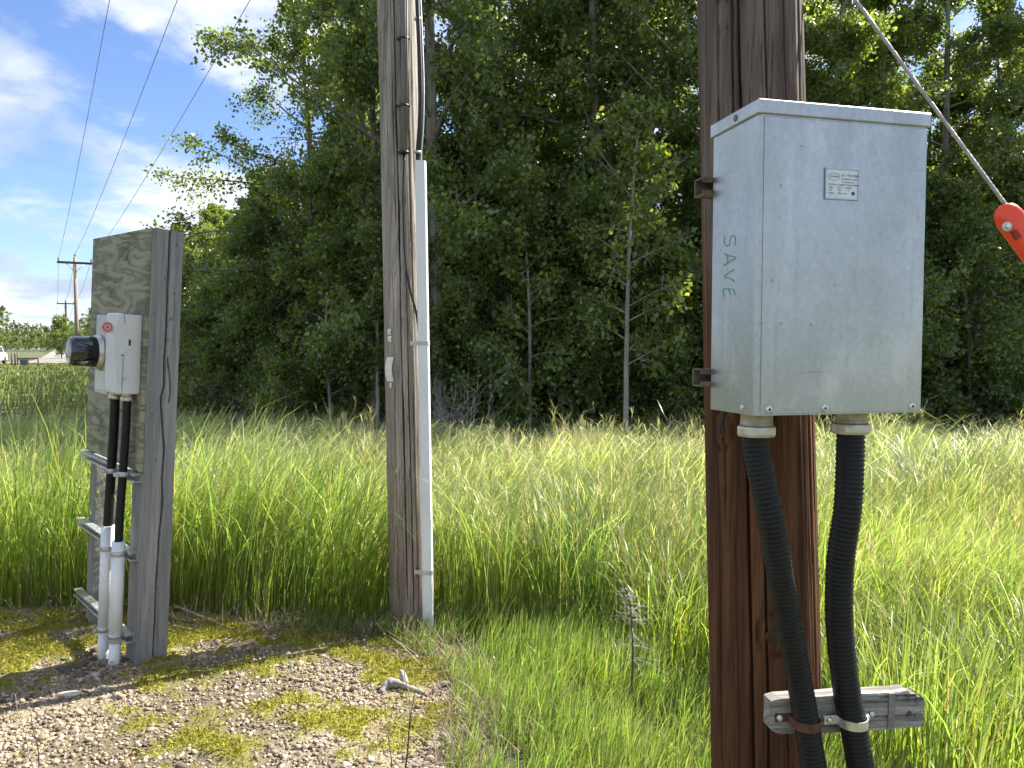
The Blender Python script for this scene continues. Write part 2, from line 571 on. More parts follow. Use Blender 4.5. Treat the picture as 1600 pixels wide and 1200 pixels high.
class MB:
    """collects shapes in one mesh"""

    def __init__(s):
        s.v = []
        s.f = []
        s.sm = []

    def add(s, vs, fs, smooth=False):
        n = len(s.v)
        s.v += [tuple(p) for p in vs]
        s.f += [tuple(n + i for i in f) for f in fs]
        s.sm += [smooth] * len(fs)
        return s

    def box(s, x0, x1, y0, y1, z0, z1, bev=0.0, X=None):
        if bev <= 0:
            vs = [(x, y, z) for z in (z0, z1) for y in (y0, y1) for x in (x0, x1)]
            fs = [(0, 2, 3, 1), (4, 5, 7, 6), (0, 1, 5, 4), (2, 6, 7, 3), (0, 4, 6, 2), (1, 3, 7, 5)]
        else:
            b = bev
            xs, ys, zs = (x0, x1), (y0, y1), (z0, z1)
            vs, idx = [], {}
            for i in (0, 1):
                for j in (0, 1):
                    for k in (0, 1):
                        sx, sy, sz = (b if i == 0 else -b), (b if j == 0 else -b), (b if k == 0 else -b)
                        for ax in range(3):
                            p = [xs[i] + sx, ys[j] + sy, zs[k] + sz]
                            p[ax] = (xs[i], ys[j], zs[k])[ax]
                            idx[(i, j, k, ax)] = len(vs)
                            vs.append(tuple(p))
            fs = []
            for i in (0, 1):
                q = [idx[(i, j, k, 0)] for j, k in ((0, 0), (1, 0), (1, 1), (0, 1))]
                fs.append(q if i else q[::-1])
                q = [idx[(j, i, k, 1)] for j, k in ((0, 0), (1, 0), (1, 1), (0, 1))]
                fs.append(q[::-1] if i else q)
                q = [idx[(j, k, i, 2)] for j, k in ((0, 0), (1, 0), (1, 1), (0, 1))]
                fs.append(q if i else q[::-1])
            for a in (0, 1):
                for c in (0, 1):
                    fs.append([idx[(0, a, c, 1)], idx[(1, a, c, 1)], idx[(1, a, c, 2)], idx[(0, a, c, 2)]])
                    fs.append([idx[(a, 0, c, 0)], idx[(a, 1, c, 0)], idx[(a, 1, c, 2)], idx[(a, 0, c, 2)]])
                    fs.append([idx[(a, c, 0, 0)], idx[(a, c, 1, 0)], idx[(a, c, 1, 1)], idx[(a, c, 0, 1)]])
            for i in (0, 1):
                for j in (0, 1):
                    for k in (0, 1):
                        fs.append([idx[(i, j, k, a)] for a in range(3)])
        if X is not None:
            vs = [X @ Vector(p) for p in vs]
        return s.add(vs, fs)

    def tube(s, pts, rad, k=10, caps=True, smooth=True, flat=None):
        pts = [Vector(p) for p in pts]
        if not hasattr(rad, '__len__'):
            rad = [rad] * len(pts)
        vs, fs = [], []
        t0 = (pts[1] - pts[0]).normalized()
        ref = Vector((0, 0, 1)) if abs(t0.z) < .9 else Vector((1, 0, 0))
        a = t0.cross(ref).normalized()
        for i, p in enumerate(pts):
            t = (pts[min(i + 1, len(pts) - 1)] - pts[max(i - 1, 0)]).normalized()
            a = (a - t * a.dot(t)).normalized()
            b = t.cross(a)
            for j in range(k):
                th = 2 * math.pi * j / k
                vs.append(p + rad[i] * (math.cos(th) * a + math.sin(th) * b))
        for i in range(len(pts) - 1):
            for j in range(k):
                fs.append((i * k + j, i * k + (j + 1) % k, (i + 1) * k + (j + 1) % k, (i + 1) * k + j))
        s.add(vs, fs, smooth)
        if caps:
            n = len(s.v) - len(vs)
            s.f.append(tuple(n + j for j in range(k))[::-1])
            s.f.append(tuple(n + (len(pts) - 1) * k + j for j in range(k)))
            s.sm += [False, False]
        return s

    def lathe(s, prof, k=24, X=None, smooth=True):
        """prof: (radius, height) pairs about local z"""
        vs, fs = [], []
        for r, z in prof:
            for j in range(k):
                th = 2 * math.pi * j / k
                vs.append((r * math.cos(th), r * math.sin(th), z))
        for i in range(len(prof) - 1):
            for j in range(k):
                fs.append((i * k + j, i * k + (j + 1) % k, (i + 1) * k + (j + 1) % k, (i + 1) * k + j))
        if X is not None:
            vs = [X @ Vector(p) for p in vs]
        n = len(s.v)
        s.add(vs, fs, smooth)
        s.f.append(tuple(n + j for j in range(k))[::-1])
        s.f.append(tuple(n + (len(prof) - 1) * k + j for j in range(k)))
        s.sm += [False, False]
        return s

    def prism(s, poly, y0, y1, X=None):
        """poly in local (x, z), extruded along local y"""
        n = len(poly)
        vs = [(p[0], y0, p[1]) for p in poly] + [(p[0], y1, p[1]) for p in poly]
        fs = [tuple(range(n)), tuple(range(2 * n - 1, n - 1, -1))]
        fs += [(i, i + n, (i + 1) % n + n, (i + 1) % n) for i in range(n)]
        if X is not None:
            vs = [X @ Vector(p) for p in vs]
        return s.add(vs, fs)

    def build(s, name, m, parent=None, inv=None):
        vs = s.v if inv is None else [tuple(inv @ Vector(p)) for p in s.v]
        me = bpy.data.meshes.new(name)
        me.from_pydata(vs, [], s.f)
        me.polygons.foreach_set('use_smooth', s.sm)
        me.update()
        return link(name, me, m, parent)


def smooth_path(pts, n):
    """Catmull-Rom through the points"""
    pts = [Vector(p) for p in pts]
    P = [2 * pts[0] - pts[1]] + pts + [2 * pts[-1] - pts[-2]]
    out = []
    segs = len(pts) - 1
    for i in range(n + 1):
        u = i / n * segs
        k = min(int(u), segs - 1)
        t = u - k
        a, b, c, d = P[k:k + 4]
        out.append(.5 * ((2 * b) + (c - a) * t + (2 * a - 5 * b + 4 * c - d) * t * t + (3 * b - a - 3 * c + d) * t ** 3))
    return out


def vnoise(x, y, seed=0):
    x = np.asarray(x, dtype=np.float64)
    y = np.asarray(y, dtype=np.float64)
    xi, yi = np.floor(x), np.floor(y)
    fx, fy = x - xi, y - yi
    fx = fx * fx * (3 - 2 * fx)
    fy = fy * fy * (3 - 2 * fy)

    def h(a, b):
        s = np.sin(a * 127.1 + b * 311.7 + seed * 74.7) * 43758.5453
        return s - np.floor(s)
    return (h(xi, yi) * (1 - fx) + h(xi + 1, yi) * fx) * (1 - fy) + (h(xi, yi + 1) * (1 - fx) + h(xi + 1, yi + 1) * fx) * fy


def fbm(x, y, seed=0, o=4):
    t, a, s = 0, .5, 0
    for i in range(o):
        t = t + a * vnoise(x * 2 ** i, y * 2 ** i, seed + i * 13)
        s += a
        a *= .5
    return t / s


def in_poly(x, y, poly):
    r = np.zeros(x.shape, dtype=bool)
    n = len(poly)
    for i in range(n):
        x0, y0 = poly[i]
        x1, y1 = poly[(i + 1) % n]
        c = ((y0 > y) != (y1 > y)) & (x < (x1 - x0) * (y - y0) / ((y1 - y0) + 1e-12) + x0)
        r ^= c
    return r


def sst(v, a, b):
    t = np.clip((v - a) / (b - a), 0, 1)
    return t * t * (3 - 2 * t)


# ------------------------------------------------------------------ ground
PAD = [(-5.2, 4.55), (-2.99, 4.50), (-1.93, 4.42), (-1.41, 4.30), (-.9, 4.22), (-.62, 4.20), (-.36, 3.92), (-.2, 3.61),
       (-.15, 3.29), (-.19, 3.02), (-.14, 2.8), (0.1, 2.3), (.3, 1.0), (.3, -3), (-5.2, -3)]


def gz(x, y):
    x = np.asarray(x, dtype=np.float64)
    y = np.asarray(y, dtype=np.float64)
    d = -0.22 * sst(y, 4.55, 5.3) + 0.27 * sst(y, 22, 70)
    d = d - 0.10 * sst(x, -.1, 1.0) * (1 - sst(y, 4.5, 5.3))
    d = d + .05 * (fbm(x * .9, y * .9, 3) - .5)
    d = d - .05 * (1 - sst(y, 4.2, 4.9))
    d = d + 1.05 * sst(y, 75, 270)
    return d


gx = np.unique(np.concatenate([np.linspace(-9, 9, 91), np.linspace(-60, 60, 61), np.sign(np.linspace(-1, 1, 41)) * np.abs(np.linspace(-1, 1, 41)) ** 2.2 * 900]))
gy = np.unique(np.concatenate([np.linspace(-4, 14, 91), np.linspace(14, 80, 45), np.linspace(80, 320, 30), np.linspace(320, 1500, 14), -np.geomspace(5, 700, 16)]))
GX, GY = np.meshgrid(gx, gy)
GZ = gz(GX, GY) - 0.03
nx, ny = len(gx), len(gy)
idx = np.arange(nx * ny).reshape(ny, nx)
quads = np.stack([idx[:-1, :-1], idx[:-1, 1:], idx[1:, 1:], idx[1:, :-1]], -1).reshape(-1, 4)
tag(link('ground', np_mesh('ground', np.stack([GX, GY, GZ], -1).reshape(-1, 3), quads, smooth=True), 'ground'), kind='structure')


def moss_at(x, y):
    n = .55 * fbm(x * 1.9 + 4, y * 2.8 + 1, 21, 4) + .45 * fbm(x * 4.6, y * 6.5, 27, 3)
    f = fbm(x * 9, y * 9, 5, 3)
    # thick along the back of the pad and round the driftwood, thin towards the camera
    b = .12 * sst(y, 3.2, 4.2) + .12 * np.exp(-((x + .55) ** 2 / .16 + (y - 3.75) ** 2 / .14)) + .05 * sst(-x, 1.3, 2.4) - .03
    return sst(n + b + .40 * (f - .5), .53, .70)


# the gravel pad: a finer sheet 2 cm above the field soil
px_ = np.arange(-5.2, .6, .028)
py_ = np.arange(1.2, 4.9, .028)
PX, PY = np.meshgrid(px_, py_)
mo = moss_at(PX, PY)
PZ = gz(PX, PY) + .012 * (fbm(PX * 14, PY * 14, 8, 3) - .5) + .022 * mo * fbm(PX * 22, PY * 22, 2, 3)
PZ = PZ + .012 * np.exp(-((PX + 1.95) ** 2 + (PY - 3.75) ** 2) / .05)
dirt = fbm(PX * 1.4, PY * 1.4, 33, 3)
inside = in_poly(PX, PY, [(a + (.12 if a > -1 else 0), b + .12) for a, b in PAD])
soil = np.stack([.25 + 0 * PX, .205 + 0 * PX, .15 + 0 * PX], -1)
darks = np.stack([.14 + 0 * PX, .115 + 0 * PX, .075 + 0 * PX], -1)
wl = sst(dirt, .42, .6)[..., None]
pc = soil * (1 - wl) + darks * wl
mc = np.stack([.20 + 0 * PX, .19 + 0 * PX, .025 + 0 * PX], -1)
pc = pc * (1 - mo[..., None] * .85) + mc * mo[..., None] * .85
n2, m2 = len(px_), len(py_)
idx = np.arange(n2 * m2).reshape(m2, n2)
q = np.stack([idx[:-1, :-1], idx[:-1, 1:], idx[1:, 1:], idx[1:, :-1]], -1)
keep = inside[:-1, :-1] & inside[1:, 1:]
tag(link('gravel_pad', np_mesh('gravel_pad', np.stack([PX, PY, PZ], -1).reshape(-1, 3), q[keep], pc.reshape(-1, 3), smooth=True), 'pad'), kind='structure')


def pad_z(x, y):
    return gz(x, y) + .012 * np.exp(-((x + 1.95) ** 2 + (y - 3.75) ** 2) / .05)


# far gravel road, along the power line, and the verge it crosses
def ribbon(name, pts, w, m, dz, n=40):
    c = smooth_path([(p[0], p[1], 0) for p in pts], n)
    vs, fs = [], []
    for i, p in enumerate(c):
        t = (c[min(i + 1, n)] - c[max(i - 1, 0)]).normalized()
        s = Vector((t.y, -t.x, 0))
        for k in (-1, -.33, .33, 1):
            qx, qy = p.x + s.x * w / 2 * k, p.y + s.y * w / 2 * k
            vs.append((qx, qy, float(gz(qx, qy)) + dz))
    for i in range(n):
        for k in range(3):
            fs.append((i * 4 + k, i * 4 + k + 1, i * 4 + 5 + k, i * 4 + 4 + k))
    o = MB().add(vs, fs, True).build(name, m)
    return tag(o, kind='structure')


ribbon('road', [(-75, 62), (-52, 74), (-50, 84), (-61, 105), (-84, 145), (-150, 258), (-240, 410)], 6.5, 'road', .10)

# ------------------------------------------------------------------ pebbles, moss
PHI = (1 + 5 ** .5) / 2
ICO = np.array([(-1, PHI, 0), (1, PHI, 0), (-1, -PHI, 0), (1, -PHI, 0), (0, -1, PHI), (0, 1, PHI), (0, -1, -PHI), (0, 1, -PHI), (PHI, 0, -1), (PHI, 0, 1), (-PHI, 0, -1), (-PHI, 0, 1)]) / math.hypot(1, PHI)
ICF = np.array([(0, 11, 5), (0, 5, 1), (0, 1, 7), (0, 7, 10), (0, 10, 11), (1, 5, 9), (5, 11, 4), (11, 10, 2), (10, 7, 6), (7, 1, 8), (3, 9, 4), (3, 4, 2), (3, 2, 6), (3, 6, 8), (3, 8, 9), (4, 9, 5), (2, 4, 11), (6, 2, 10), (8, 6, 7), (9, 8, 1)])


OCT = np.array([(1, 0, 0), (0, 1, 0), (-1, 0, 0), (0, -1, 0), (0, 0, 1), (0, 0, -1)], dtype=float)
OCF = np.array([(0, 1, 4), (1, 2, 4), (2, 3, 4), (3, 0, 4), (1, 0, 5), (2, 1, 5), (3, 2, 5), (0, 3, 5)])


def pebbles(x, y, z, r, col, ICO=ICO, ICF=ICF):
    n = len(x)
    K = len(ICO)
    ang = R.uniform(0, 2 * math.pi, n)
    sc = np.stack([R.uniform(.8, 1.4, n), R.uniform(.65, 1.0, n), R.uniform(.45, .8, n)], -1) * r[:, None]
    v = ICO[None] * (1 + .22 * R.standard_normal((n, K, 1))) * sc[:, None]
    tilt = R.normal(0, .35, n)
    vz = v[..., 2] * np.cos(tilt)[:, None] + v[..., 0] * np.sin(tilt)[:, None]
    vx0 = v[..., 0] * np.cos(tilt)[:, None] - v[..., 2] * np.sin(tilt)[:, None]
    vx = vx0 * np.cos(ang)[:, None] - v[..., 1] * np.sin(ang)[:, None]
    vy = vx0 * np.sin(ang)[:, None] + v[..., 1] * np.cos(ang)[:, None]
    V = np.stack([vx + x[:, None], vy + y[:, None], vz + z[:, None]], -1)
    Fc = ICF[None] + K * np.arange(n)[:, None, None]
    return V.reshape(-1, 3), Fc.reshape(-1, 3), np.repeat(col, K, axis=0)


N0 = 76000
x = R.uniform(-4.2, .35, N0)
y = 2.0 + 2.5 * R.uniform(0, 1, N0)
ok = in_poly(x, y, PAD) & (np.abs(x) < .70 * y + .9)
x, y = x[ok], y[ok]
mo = moss_at(x, y)
dz = fbm(x * 1.4, y * 1.4, 33, 3)
thin = R.uniform(0, 1, len(x)) > np.clip(.78 * mo + .45 * sst(dz, .45, .62), 0, .93)
x, y = x[thin], y[thin]
r = np.clip(R.lognormal(math.log(.0062), .42, len(x)), .0035, .024)
pal = np.array([(.31, .245, .17), (.37, .30, .22), (.25, .195, .13), (.20, .155, .11), (.42, .36, .29), (.31, .23, .15), (.14, .11, .08)])
pcol = pal[R.integers(0, len(pal), len(x))] * R.uniform(.75, 1.15, (len(x), 1))
big = r > .0068
sets = []
for sel, (bv, bf) in ((big, (ICO, ICF)), (~big, (OCT * 1.15, OCF))):
    sets.append(pebbles(x[sel], y[sel], pad_z(x[sel], y[sel]) + r[sel] * .25, r[sel], pcol[sel], bv, bf))
o_ = len(sets[0][0])
V, Fc, Cc = np.concatenate([sets[0][0], sets[1][0]]), np.concatenate([sets[0][1], sets[1][1] + o_]), np.concatenate([sets[0][2], sets[1][2]])
tag(link('gravel', np_mesh('gravel', V, Fc, Cc), 'pebble'), 'loose pale pebbles scattered over the bare pad', 'gravel', kind='stuff')

N0 = 150000
x = R.uniform(-4.2, .3, N0)
y = R.uniform(2.2, 4.6, N0)
ok = in_poly(x, y, PAD) & (R.uniform(0, 1, N0) < moss_at(x, y) ** 1.2) & (np.abs(x) < .70 * y + .9)
x, y = x[ok], y[ok]
n = len(x)
hh = R.uniform(.004, .016, n)
a1 = R.uniform(0, 2 * math.pi, n)
w_ = R.uniform(.003, .007, n)
z = pad_z(x, y) + .006 + .02 * fbm(x * 22, y * 22, 2, 3)
ln = R.normal(0, .6, (n, 2))
v = np.zeros((n, 3, 3))
v[:, 0] = np.stack([x - np.cos(a1) * w_, y - np.sin(a1) * w_, z], -1)
v[:, 1] = np.stack([x + np.cos(a1) * w_, y + np.sin(a1) * w_, z], -1)
v[:, 2] = np.stack([x + ln[:, 0] * hh, y + ln[:, 1] * hh, z + hh], -1)
cc = np.array([(.36, .35, .05), (.25, .27, .05), (.44, .39, .06), (.22, .16, .06)])[R.choice(4, n, p=[.4, .3, .18, .12])] * R.uniform(.7, 1.15, (n, 1))
tag(link('moss', np_mesh('moss', v.reshape(-1, 3), np.arange(3 * n).reshape(-1, 3), np.repeat(cc, 3, 0)), 'moss'), 'yellow green moss patches on the gravel pad', 'moss', kind='stuff')


# ------------------------------------------------------------------ grass
def blades(x, y, z, h, w, az, lean, bend, col_root, col_mid, col_tip, S=5, p=1.6, tipw=0.0):
    """curved tapering blades, all arrays of length n"""
    n = len(x)
    t = np.linspace(0, 1, S + 1)
    ph = lean[:, None] + bend[:, None] * t[None] ** p
    ds = h[:, None] / S
    rr = np.concatenate([np.zeros((n, 1)), np.cumsum(np.sin(.5 * (ph[:, 1:] + ph[:, :-1])) * ds, 1)], 1)
    zz_ = np.concatenate([np.zeros((n, 1)), np.cumsum(np.cos(.5 * (ph[:, 1:] + ph[:, :-1])) * ds, 1)], 1)
    cx = x[:, None] + rr * np.cos(az)[:, None]
    cy = y[:, None] + rr * np.sin(az)[:, None]
    cz = z[:, None] + np.maximum(zz_, 0)
    wa = az + math.pi / 2 + R.normal(0, .7, n)
    prof = np.sqrt(np.clip(1 - t ** 2.2, 0, 1)) * (.75 + .5 * t * (1 - t) * 2)
    hw = (.5 * w)[:, None] * np.maximum(prof, tipw)[None]
    ox, oy = np.cos(wa)[:, None] * hw, np.sin(wa)[:, None] * hw
    V = np.zeros((n, S + 1, 2, 3))
    V[:, :, 0] = np.stack([cx - ox, cy - oy, cz], -1)
    V[:, :, 1] = np.stack([cx + ox, cy + oy, cz], -1)
    V = V.reshape(n, -1, 3)[:, :2 * S + 1]
    tt = np.repeat(t, 2)[:2 * S + 1]
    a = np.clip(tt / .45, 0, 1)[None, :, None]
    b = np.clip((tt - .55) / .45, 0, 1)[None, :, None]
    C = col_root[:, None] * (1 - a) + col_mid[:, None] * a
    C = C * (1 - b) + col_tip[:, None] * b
    nv = 2 * S + 1
    f = []
    for i in range(S - 1):
        f += [(2 * i, 2 * i + 1, 2 * i + 3), (2 * i, 2 * i + 3, 2 * i + 2)]
    f.append((2 * S - 2, 2 * S - 1, 2 * S))
    Fc = np.array(f)[None] + nv * np.arange(n)[:, None, None]
    return V.reshape(-1, 3), Fc.reshape(-1, 3), C.reshape(-1, 3)


def join(parts):
    vs, fs, cs, o = [], [], [], 0
    for v, f, c in parts:
        vs.append(v)
        fs.append(f + o)
        cs.append(c)
        o += len(v)
    return np.concatenate(vs), np.concatenate(fs), np.concatenate(cs)


def scatter(n, y0, y1, mx=1.3, k=.70):
    """uniform over the wedge of ground in view, y0..y1 deep"""
    u = R.uniform(0, 1, n)
    a, b = k * y0 + mx, k * y1 + mx
    yy = y0 + (y1 - y0) * ((np.sqrt(a * a + u * (b * b - a * a)) - a) / (b - a))
    xx = R.uniform(-1, 1, n) * (k * yy + mx)
    return xx, yy


def grass_cols(x, y, n):
    k = np.clip(.5 + 1.5 * (.5 * fbm(x * .55, y * .55, 41, 3) + .5 * fbm(x * 2.6, y * 2.6, 43, 2) - .5), 0, 1)[:, None]
    j = R.uniform(.75, 1.2, (n, 1))
    lime = np.array((.285, .36, .085))
    deep = np.array((.13, .225, .065))
    mid = (lime * k + deep * (1 - k)) * j
    mid = mid * np.where(R.uniform(0, 1, (n, 1)) < .35, np.array([[1.35, 1.08, .8]]), 1.0)
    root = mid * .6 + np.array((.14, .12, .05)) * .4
    pale = np.array((.50, .54, .32))
    far = sst(y, 5.2, 6.8)[:, None]  # farther blades paler: glancing sky and sun sheen mixed into their colour
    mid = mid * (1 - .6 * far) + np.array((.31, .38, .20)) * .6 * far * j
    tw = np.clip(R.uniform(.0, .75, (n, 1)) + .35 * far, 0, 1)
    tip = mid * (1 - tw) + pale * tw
    dry = R.uniform(0, 1, n) < (.08 + .24 * sst(fbm(x * 1.1, y * 1.1, 77, 3), .52, .66))
    straw = np.array((.34, .27, .15)) * R.uniform(.7, 1.15, (dry.sum(), 1))
    mid[dry] = straw
    tip[dry] = straw * 1.1
    root[dry] = straw * .8
    return root, mid, tip


parts = []
TALL_RIGHT = lambda x, y: y > 4.35 - .95 * sst(x, .45, 1.1) - 1.2 * sst(x, 1.1, 1.7) + .12 * (fbm(x * 3, y * 3, 9) - .5)
for (cnt, y0, y1, wd) in ((38000, 2.5, 5.6, .0066), (46000, 5.6, 9.0, .0090), (34000, 9.0, 14.5, .016)):
    x, y = scatter(cnt, y0, y1)
    ok = ~in_poly(x, y, [(a, b + .05) for a, b in PAD]) & TALL_RIGHT(x, y)
    ok &= ~((np.abs(x + .56) < .17) & (np.abs(y - 4.5) < .17))
    ok &= fbm(x * 2.2, y * 2.2, 55, 2) > .24
    x, y = x[ok], y[ok]
    n = len(x)
    clump = fbm(x * 1.3, y * 1.3, 61, 3)
    h = (.60 + .92 * clump) * R.uniform(.58, 1.12, n)
    h *= 1 - .25 * sst(y, 9.5, 11.5)
    h *= 1 - .22 * sst(x, .2, 1.2) * (1 - sst(y, 4.5, 6.5))
    w = wd * R.uniform(.6, 1.35, n)
    az = np.where(R.uniform(0, 1, n) < .72, .15 + 5.0 * (fbm(x * .9, y * .9, 91, 2) - .5) + R.normal(0, .5, n), R.uniform(0, 2 * math.pi, n))
    lean = np.abs(R.normal(.04, .09, n))
    bend = np.clip(R.gamma(1.8, .55, n) + .2 + 1.0 * sst(y, 5.0, 6.6) + 1.6 * (fbm(x * 1.6, y * 1.6, 95, 2) - .5), .05, 2.9)
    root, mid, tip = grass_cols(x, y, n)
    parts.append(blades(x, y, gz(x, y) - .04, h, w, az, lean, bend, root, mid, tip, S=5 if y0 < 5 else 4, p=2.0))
    # drooping pale seed heads
    k = R.uniform(0, 1, n) < (.30 if y0 > 5 else .10)
    xs, ys = x[k] + R.normal(0, .05, k.sum()), y[k] + R.normal(0, .05, k.sum())
    c = np.array((.55, .54, .37)) * R.uniform(.75, 1.15, (k.sum(), 1))
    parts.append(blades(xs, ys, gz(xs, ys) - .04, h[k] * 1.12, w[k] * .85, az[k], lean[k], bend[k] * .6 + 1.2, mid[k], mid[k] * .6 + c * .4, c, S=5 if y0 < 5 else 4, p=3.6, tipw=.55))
    if y0 < 9:
        # patches of beige panicles on thin stems
        k = (R.uniform(0, 1, n) < .17 * sst(fbm(x * 1.2, y * 1.2, 101, 3), .50, .64)) & (y > 3.6)
        m_ = int(k.sum())
        xs, ys = x[k] + R.normal(0, .08, m_), y[k] + R.normal(0, .08, m_)
        hk = h[k] * R.uniform(.85, 1.12, m_)
        c = np.array((.46, .39, .30)) * R.uniform(.75, 1.2, (m_, 1))
        stem = np.array((.26, .25, .12)) * R.uniform(.8, 1.2, (m_, 1))
        lz, bz, az_ = R.uniform(0, .15, m_), R.uniform(.1, .5, m_), R.uniform(0, 6.28, m_)
        parts.append(blades(xs, ys, gz(xs, ys) - .04, hk, .0035 + 0 * hk, az_, lz, bz, stem, stem, c, S=3, tipw=.6))
        rr = hk * (np.sin(lz + bz * .3) * .8)
        tx, ty, tz = xs + rr * np.cos(az_), ys + rr * np.sin(az_), gz(xs, ys) - .04 + hk * np.cos(lz + bz * .35) * .80
        for q_ in range(5):
            parts.append(blades(tx, ty, tz + .02 * q_, R.uniform(.05, .13, m_), .0035 + 0 * hk, R.uniform(0, 6.28, m_), R.uniform(.2, .7, m_), R.uniform(.3, 1.2, m_), c, c, c * 1.15, S=2, tipw=.5))
    if 5 < y0 < 9:
        k = R.uniform(0, 1, n) < .30
        m_ = int(k.sum())
        xs, ys = x[k] + R.normal(0, .06, m_), y[k] + R.normal(0, .06, m_)
        c = np.array((.52, .54, .40)) * R.uniform(.8, 1.15, (m_, 1))
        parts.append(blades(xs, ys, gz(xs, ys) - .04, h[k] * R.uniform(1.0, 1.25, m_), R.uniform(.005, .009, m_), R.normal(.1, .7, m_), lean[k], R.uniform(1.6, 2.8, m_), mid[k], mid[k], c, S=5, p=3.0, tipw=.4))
# open field running off to the left, seen from afar
x, y = scatter(44000, 14.5, 75, 2, .70)
ok = (x < -.44 * y + 1.5)
x, y = x[ok], y[ok]
n = len(x)
h = (.38 + .5 * fbm(x * .6, y * .6, 61, 3)) * R.uniform(.6, 1.15, n) * (1 - .6 * sst(y, 28, 55))
root, mid, tip = [q_ * .62 for q_ in grass_cols(x, y, n)]  # shade over this field is multiplied into the blade colours
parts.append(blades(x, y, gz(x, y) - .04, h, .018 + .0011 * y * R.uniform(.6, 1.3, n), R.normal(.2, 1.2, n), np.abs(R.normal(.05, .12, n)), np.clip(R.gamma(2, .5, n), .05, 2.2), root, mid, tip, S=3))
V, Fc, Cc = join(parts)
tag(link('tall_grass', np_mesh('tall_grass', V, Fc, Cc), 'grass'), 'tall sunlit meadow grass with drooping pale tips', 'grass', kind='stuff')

# finer short turf between the pad and the tall grass
parts = []
x, y = scatter(70000, 2.4, 4.7, .4)
ok = ~in_poly(x, y, [(a - (.10 if a > -.8 else 0), b - .03) for a, b in PAD]) & (x > -1.2) & (x < 2.0)
ok &= (fbm(x * 3.4, y * 3.4, 15, 3) > .36) & (~TALL_RIGHT(x, y - .15) | (R.uniform(0, 1, len(x)) < .25))
x, y = x[ok], y[ok]
n = len(x)
h = R.uniform(.10, .30, n) * (.55 + .9 * fbm(x * 2.5, y * 2.5, 19, 3)) * (.45 + .55 * sst(x, -.5, .25))
h = np.where((y > 3.85) & (x < -.05), h * 1.5, h)
root, mid, tip = grass_cols(x, y, n)
cool = np.array((.18, .27, .08))
mid = mid * .5 + cool * .5
tip = tip * .6 + np.array((.2, .24, .09)) * .4
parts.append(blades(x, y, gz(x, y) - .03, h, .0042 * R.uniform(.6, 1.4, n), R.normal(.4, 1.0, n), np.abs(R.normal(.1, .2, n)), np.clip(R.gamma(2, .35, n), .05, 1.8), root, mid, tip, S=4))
V, Fc, Cc = join(parts)
tag(link('short_grass', np_mesh('short_grass', V, Fc, Cc), 'grass'), 'fine short grass bordering the gravel pad', 'grass', kind='stuff')

# dry stalks and litter at the pad's edge
parts = []
edge = np.array(PAD[:11])
seg = R.integers(0, 10, 1500)
u = R.uniform(0, 1, 1500)
ex = edge[seg, 0] * (1 - u) + edge[seg + 1, 0] * u + R.normal(0, .07, 1500)
ey = edge[seg, 1] * (1 - u) + edge[seg + 1, 1] * u + R.normal(.03, .06, 1500)
n = 1500
c = np.array((.33, .28, .21)) * R.uniform(.5, 1.2, (n, 1))
parts.append(blades(ex, ey, pad_z(ex, ey), R.uniform(.05, .26, n), R.uniform(.003, .006, n), R.uniform(0, 6.28, n), R.uniform(.2, 1.45, n), R.uniform(0, .9, n), c, c, c, S=3))
V, Fc, Cc = join(parts)
tag(link('dry_litter', np_mesh('dry_litter', V, Fc, Cc), 'dry_leaf'), 'dry straw litter along the edge of the gravel pad', 'litter', kind='stuff')


# ------------------------------------------------------------------ utility poles in front
def pole_mesh(name, path, r_of_z, cracks, knots, zs, nth, seed, front=1.5 * math.pi, lump=.006):
    """round timber pole, with real checks (deep splits) and knots; angular samples crowd on the side facing the pad"""
    th = np.linspace(0, 2 * math.pi, nth, endpoint=False)
    th = front + (th - math.pi) + .55 * np.sin(th - math.pi) * -1 * -1 if False else front + (th - math.pi) - .6 * np.sin(th - math.pi)
    T, Z = np.meshgrid(th, zs)
    rad = r_of_z(Z)
    u = (T - front)
    rad = rad + lump * (fbm(u * 3 + 10, Z * .7, seed, 3) - .5) * 2 + .002 * (fbm(u * 14 + 3, Z * 1.3, seed + 5, 3) - .5) * 2
    rad = rad + .0016 * (fbm(u * 60, Z * 2.5, seed + 9, 2) - .5) * 2
    for (a, z0, z1, wd, dep, wob) in cracks:
        aa = a + wob * (fbm(np.full_like(Z, a * 9), Z * 1.6, seed + 3, 3) - .5) * 2
        inz = np.clip(np.minimum((Z - z0), (z1 - Z)) / .12, 0, 1)
        ww = .8 * wd * inz * (.55 + .9 * vnoise(Z * 5, Z * 0 + a, seed))
        dist = np.abs(u - aa) * rad
        rad = rad - dep * inz * np.clip(1 - (dist / (ww + 1e-6)) ** 2, 0, 1) ** .5 * (ww > .0004)
    for (a, z0, s, hgt) in knots:
        q = ((u - a) * rad / s) ** 2 + ((Z - z0) / (s * 1.5)) ** 2
        rad = rad + hgt * np.exp(-q * 1.2) - abs(hgt) * 1.5 * np.exp(-((np.sqrt(q) - .95) / .16) ** 2) - .5 * abs(hgt) * np.exp(-q * 9)
    cx, cy = path(Z)
    V = np.stack([cx + rad * np.cos(T), cy + rad * np.sin(T), Z], -1).reshape(-1, 3)
    m_, n_ = Z.shape
    i = np.arange(m_ * n_).reshape(m_, n_)
    j = np.roll(i, -1, axis=1)
    f = np.stack([i[:-1], j[:-1], j[1:], i[1:]], -1).reshape(-1, 4)
    return np_mesh(name, V, f, smooth=True)


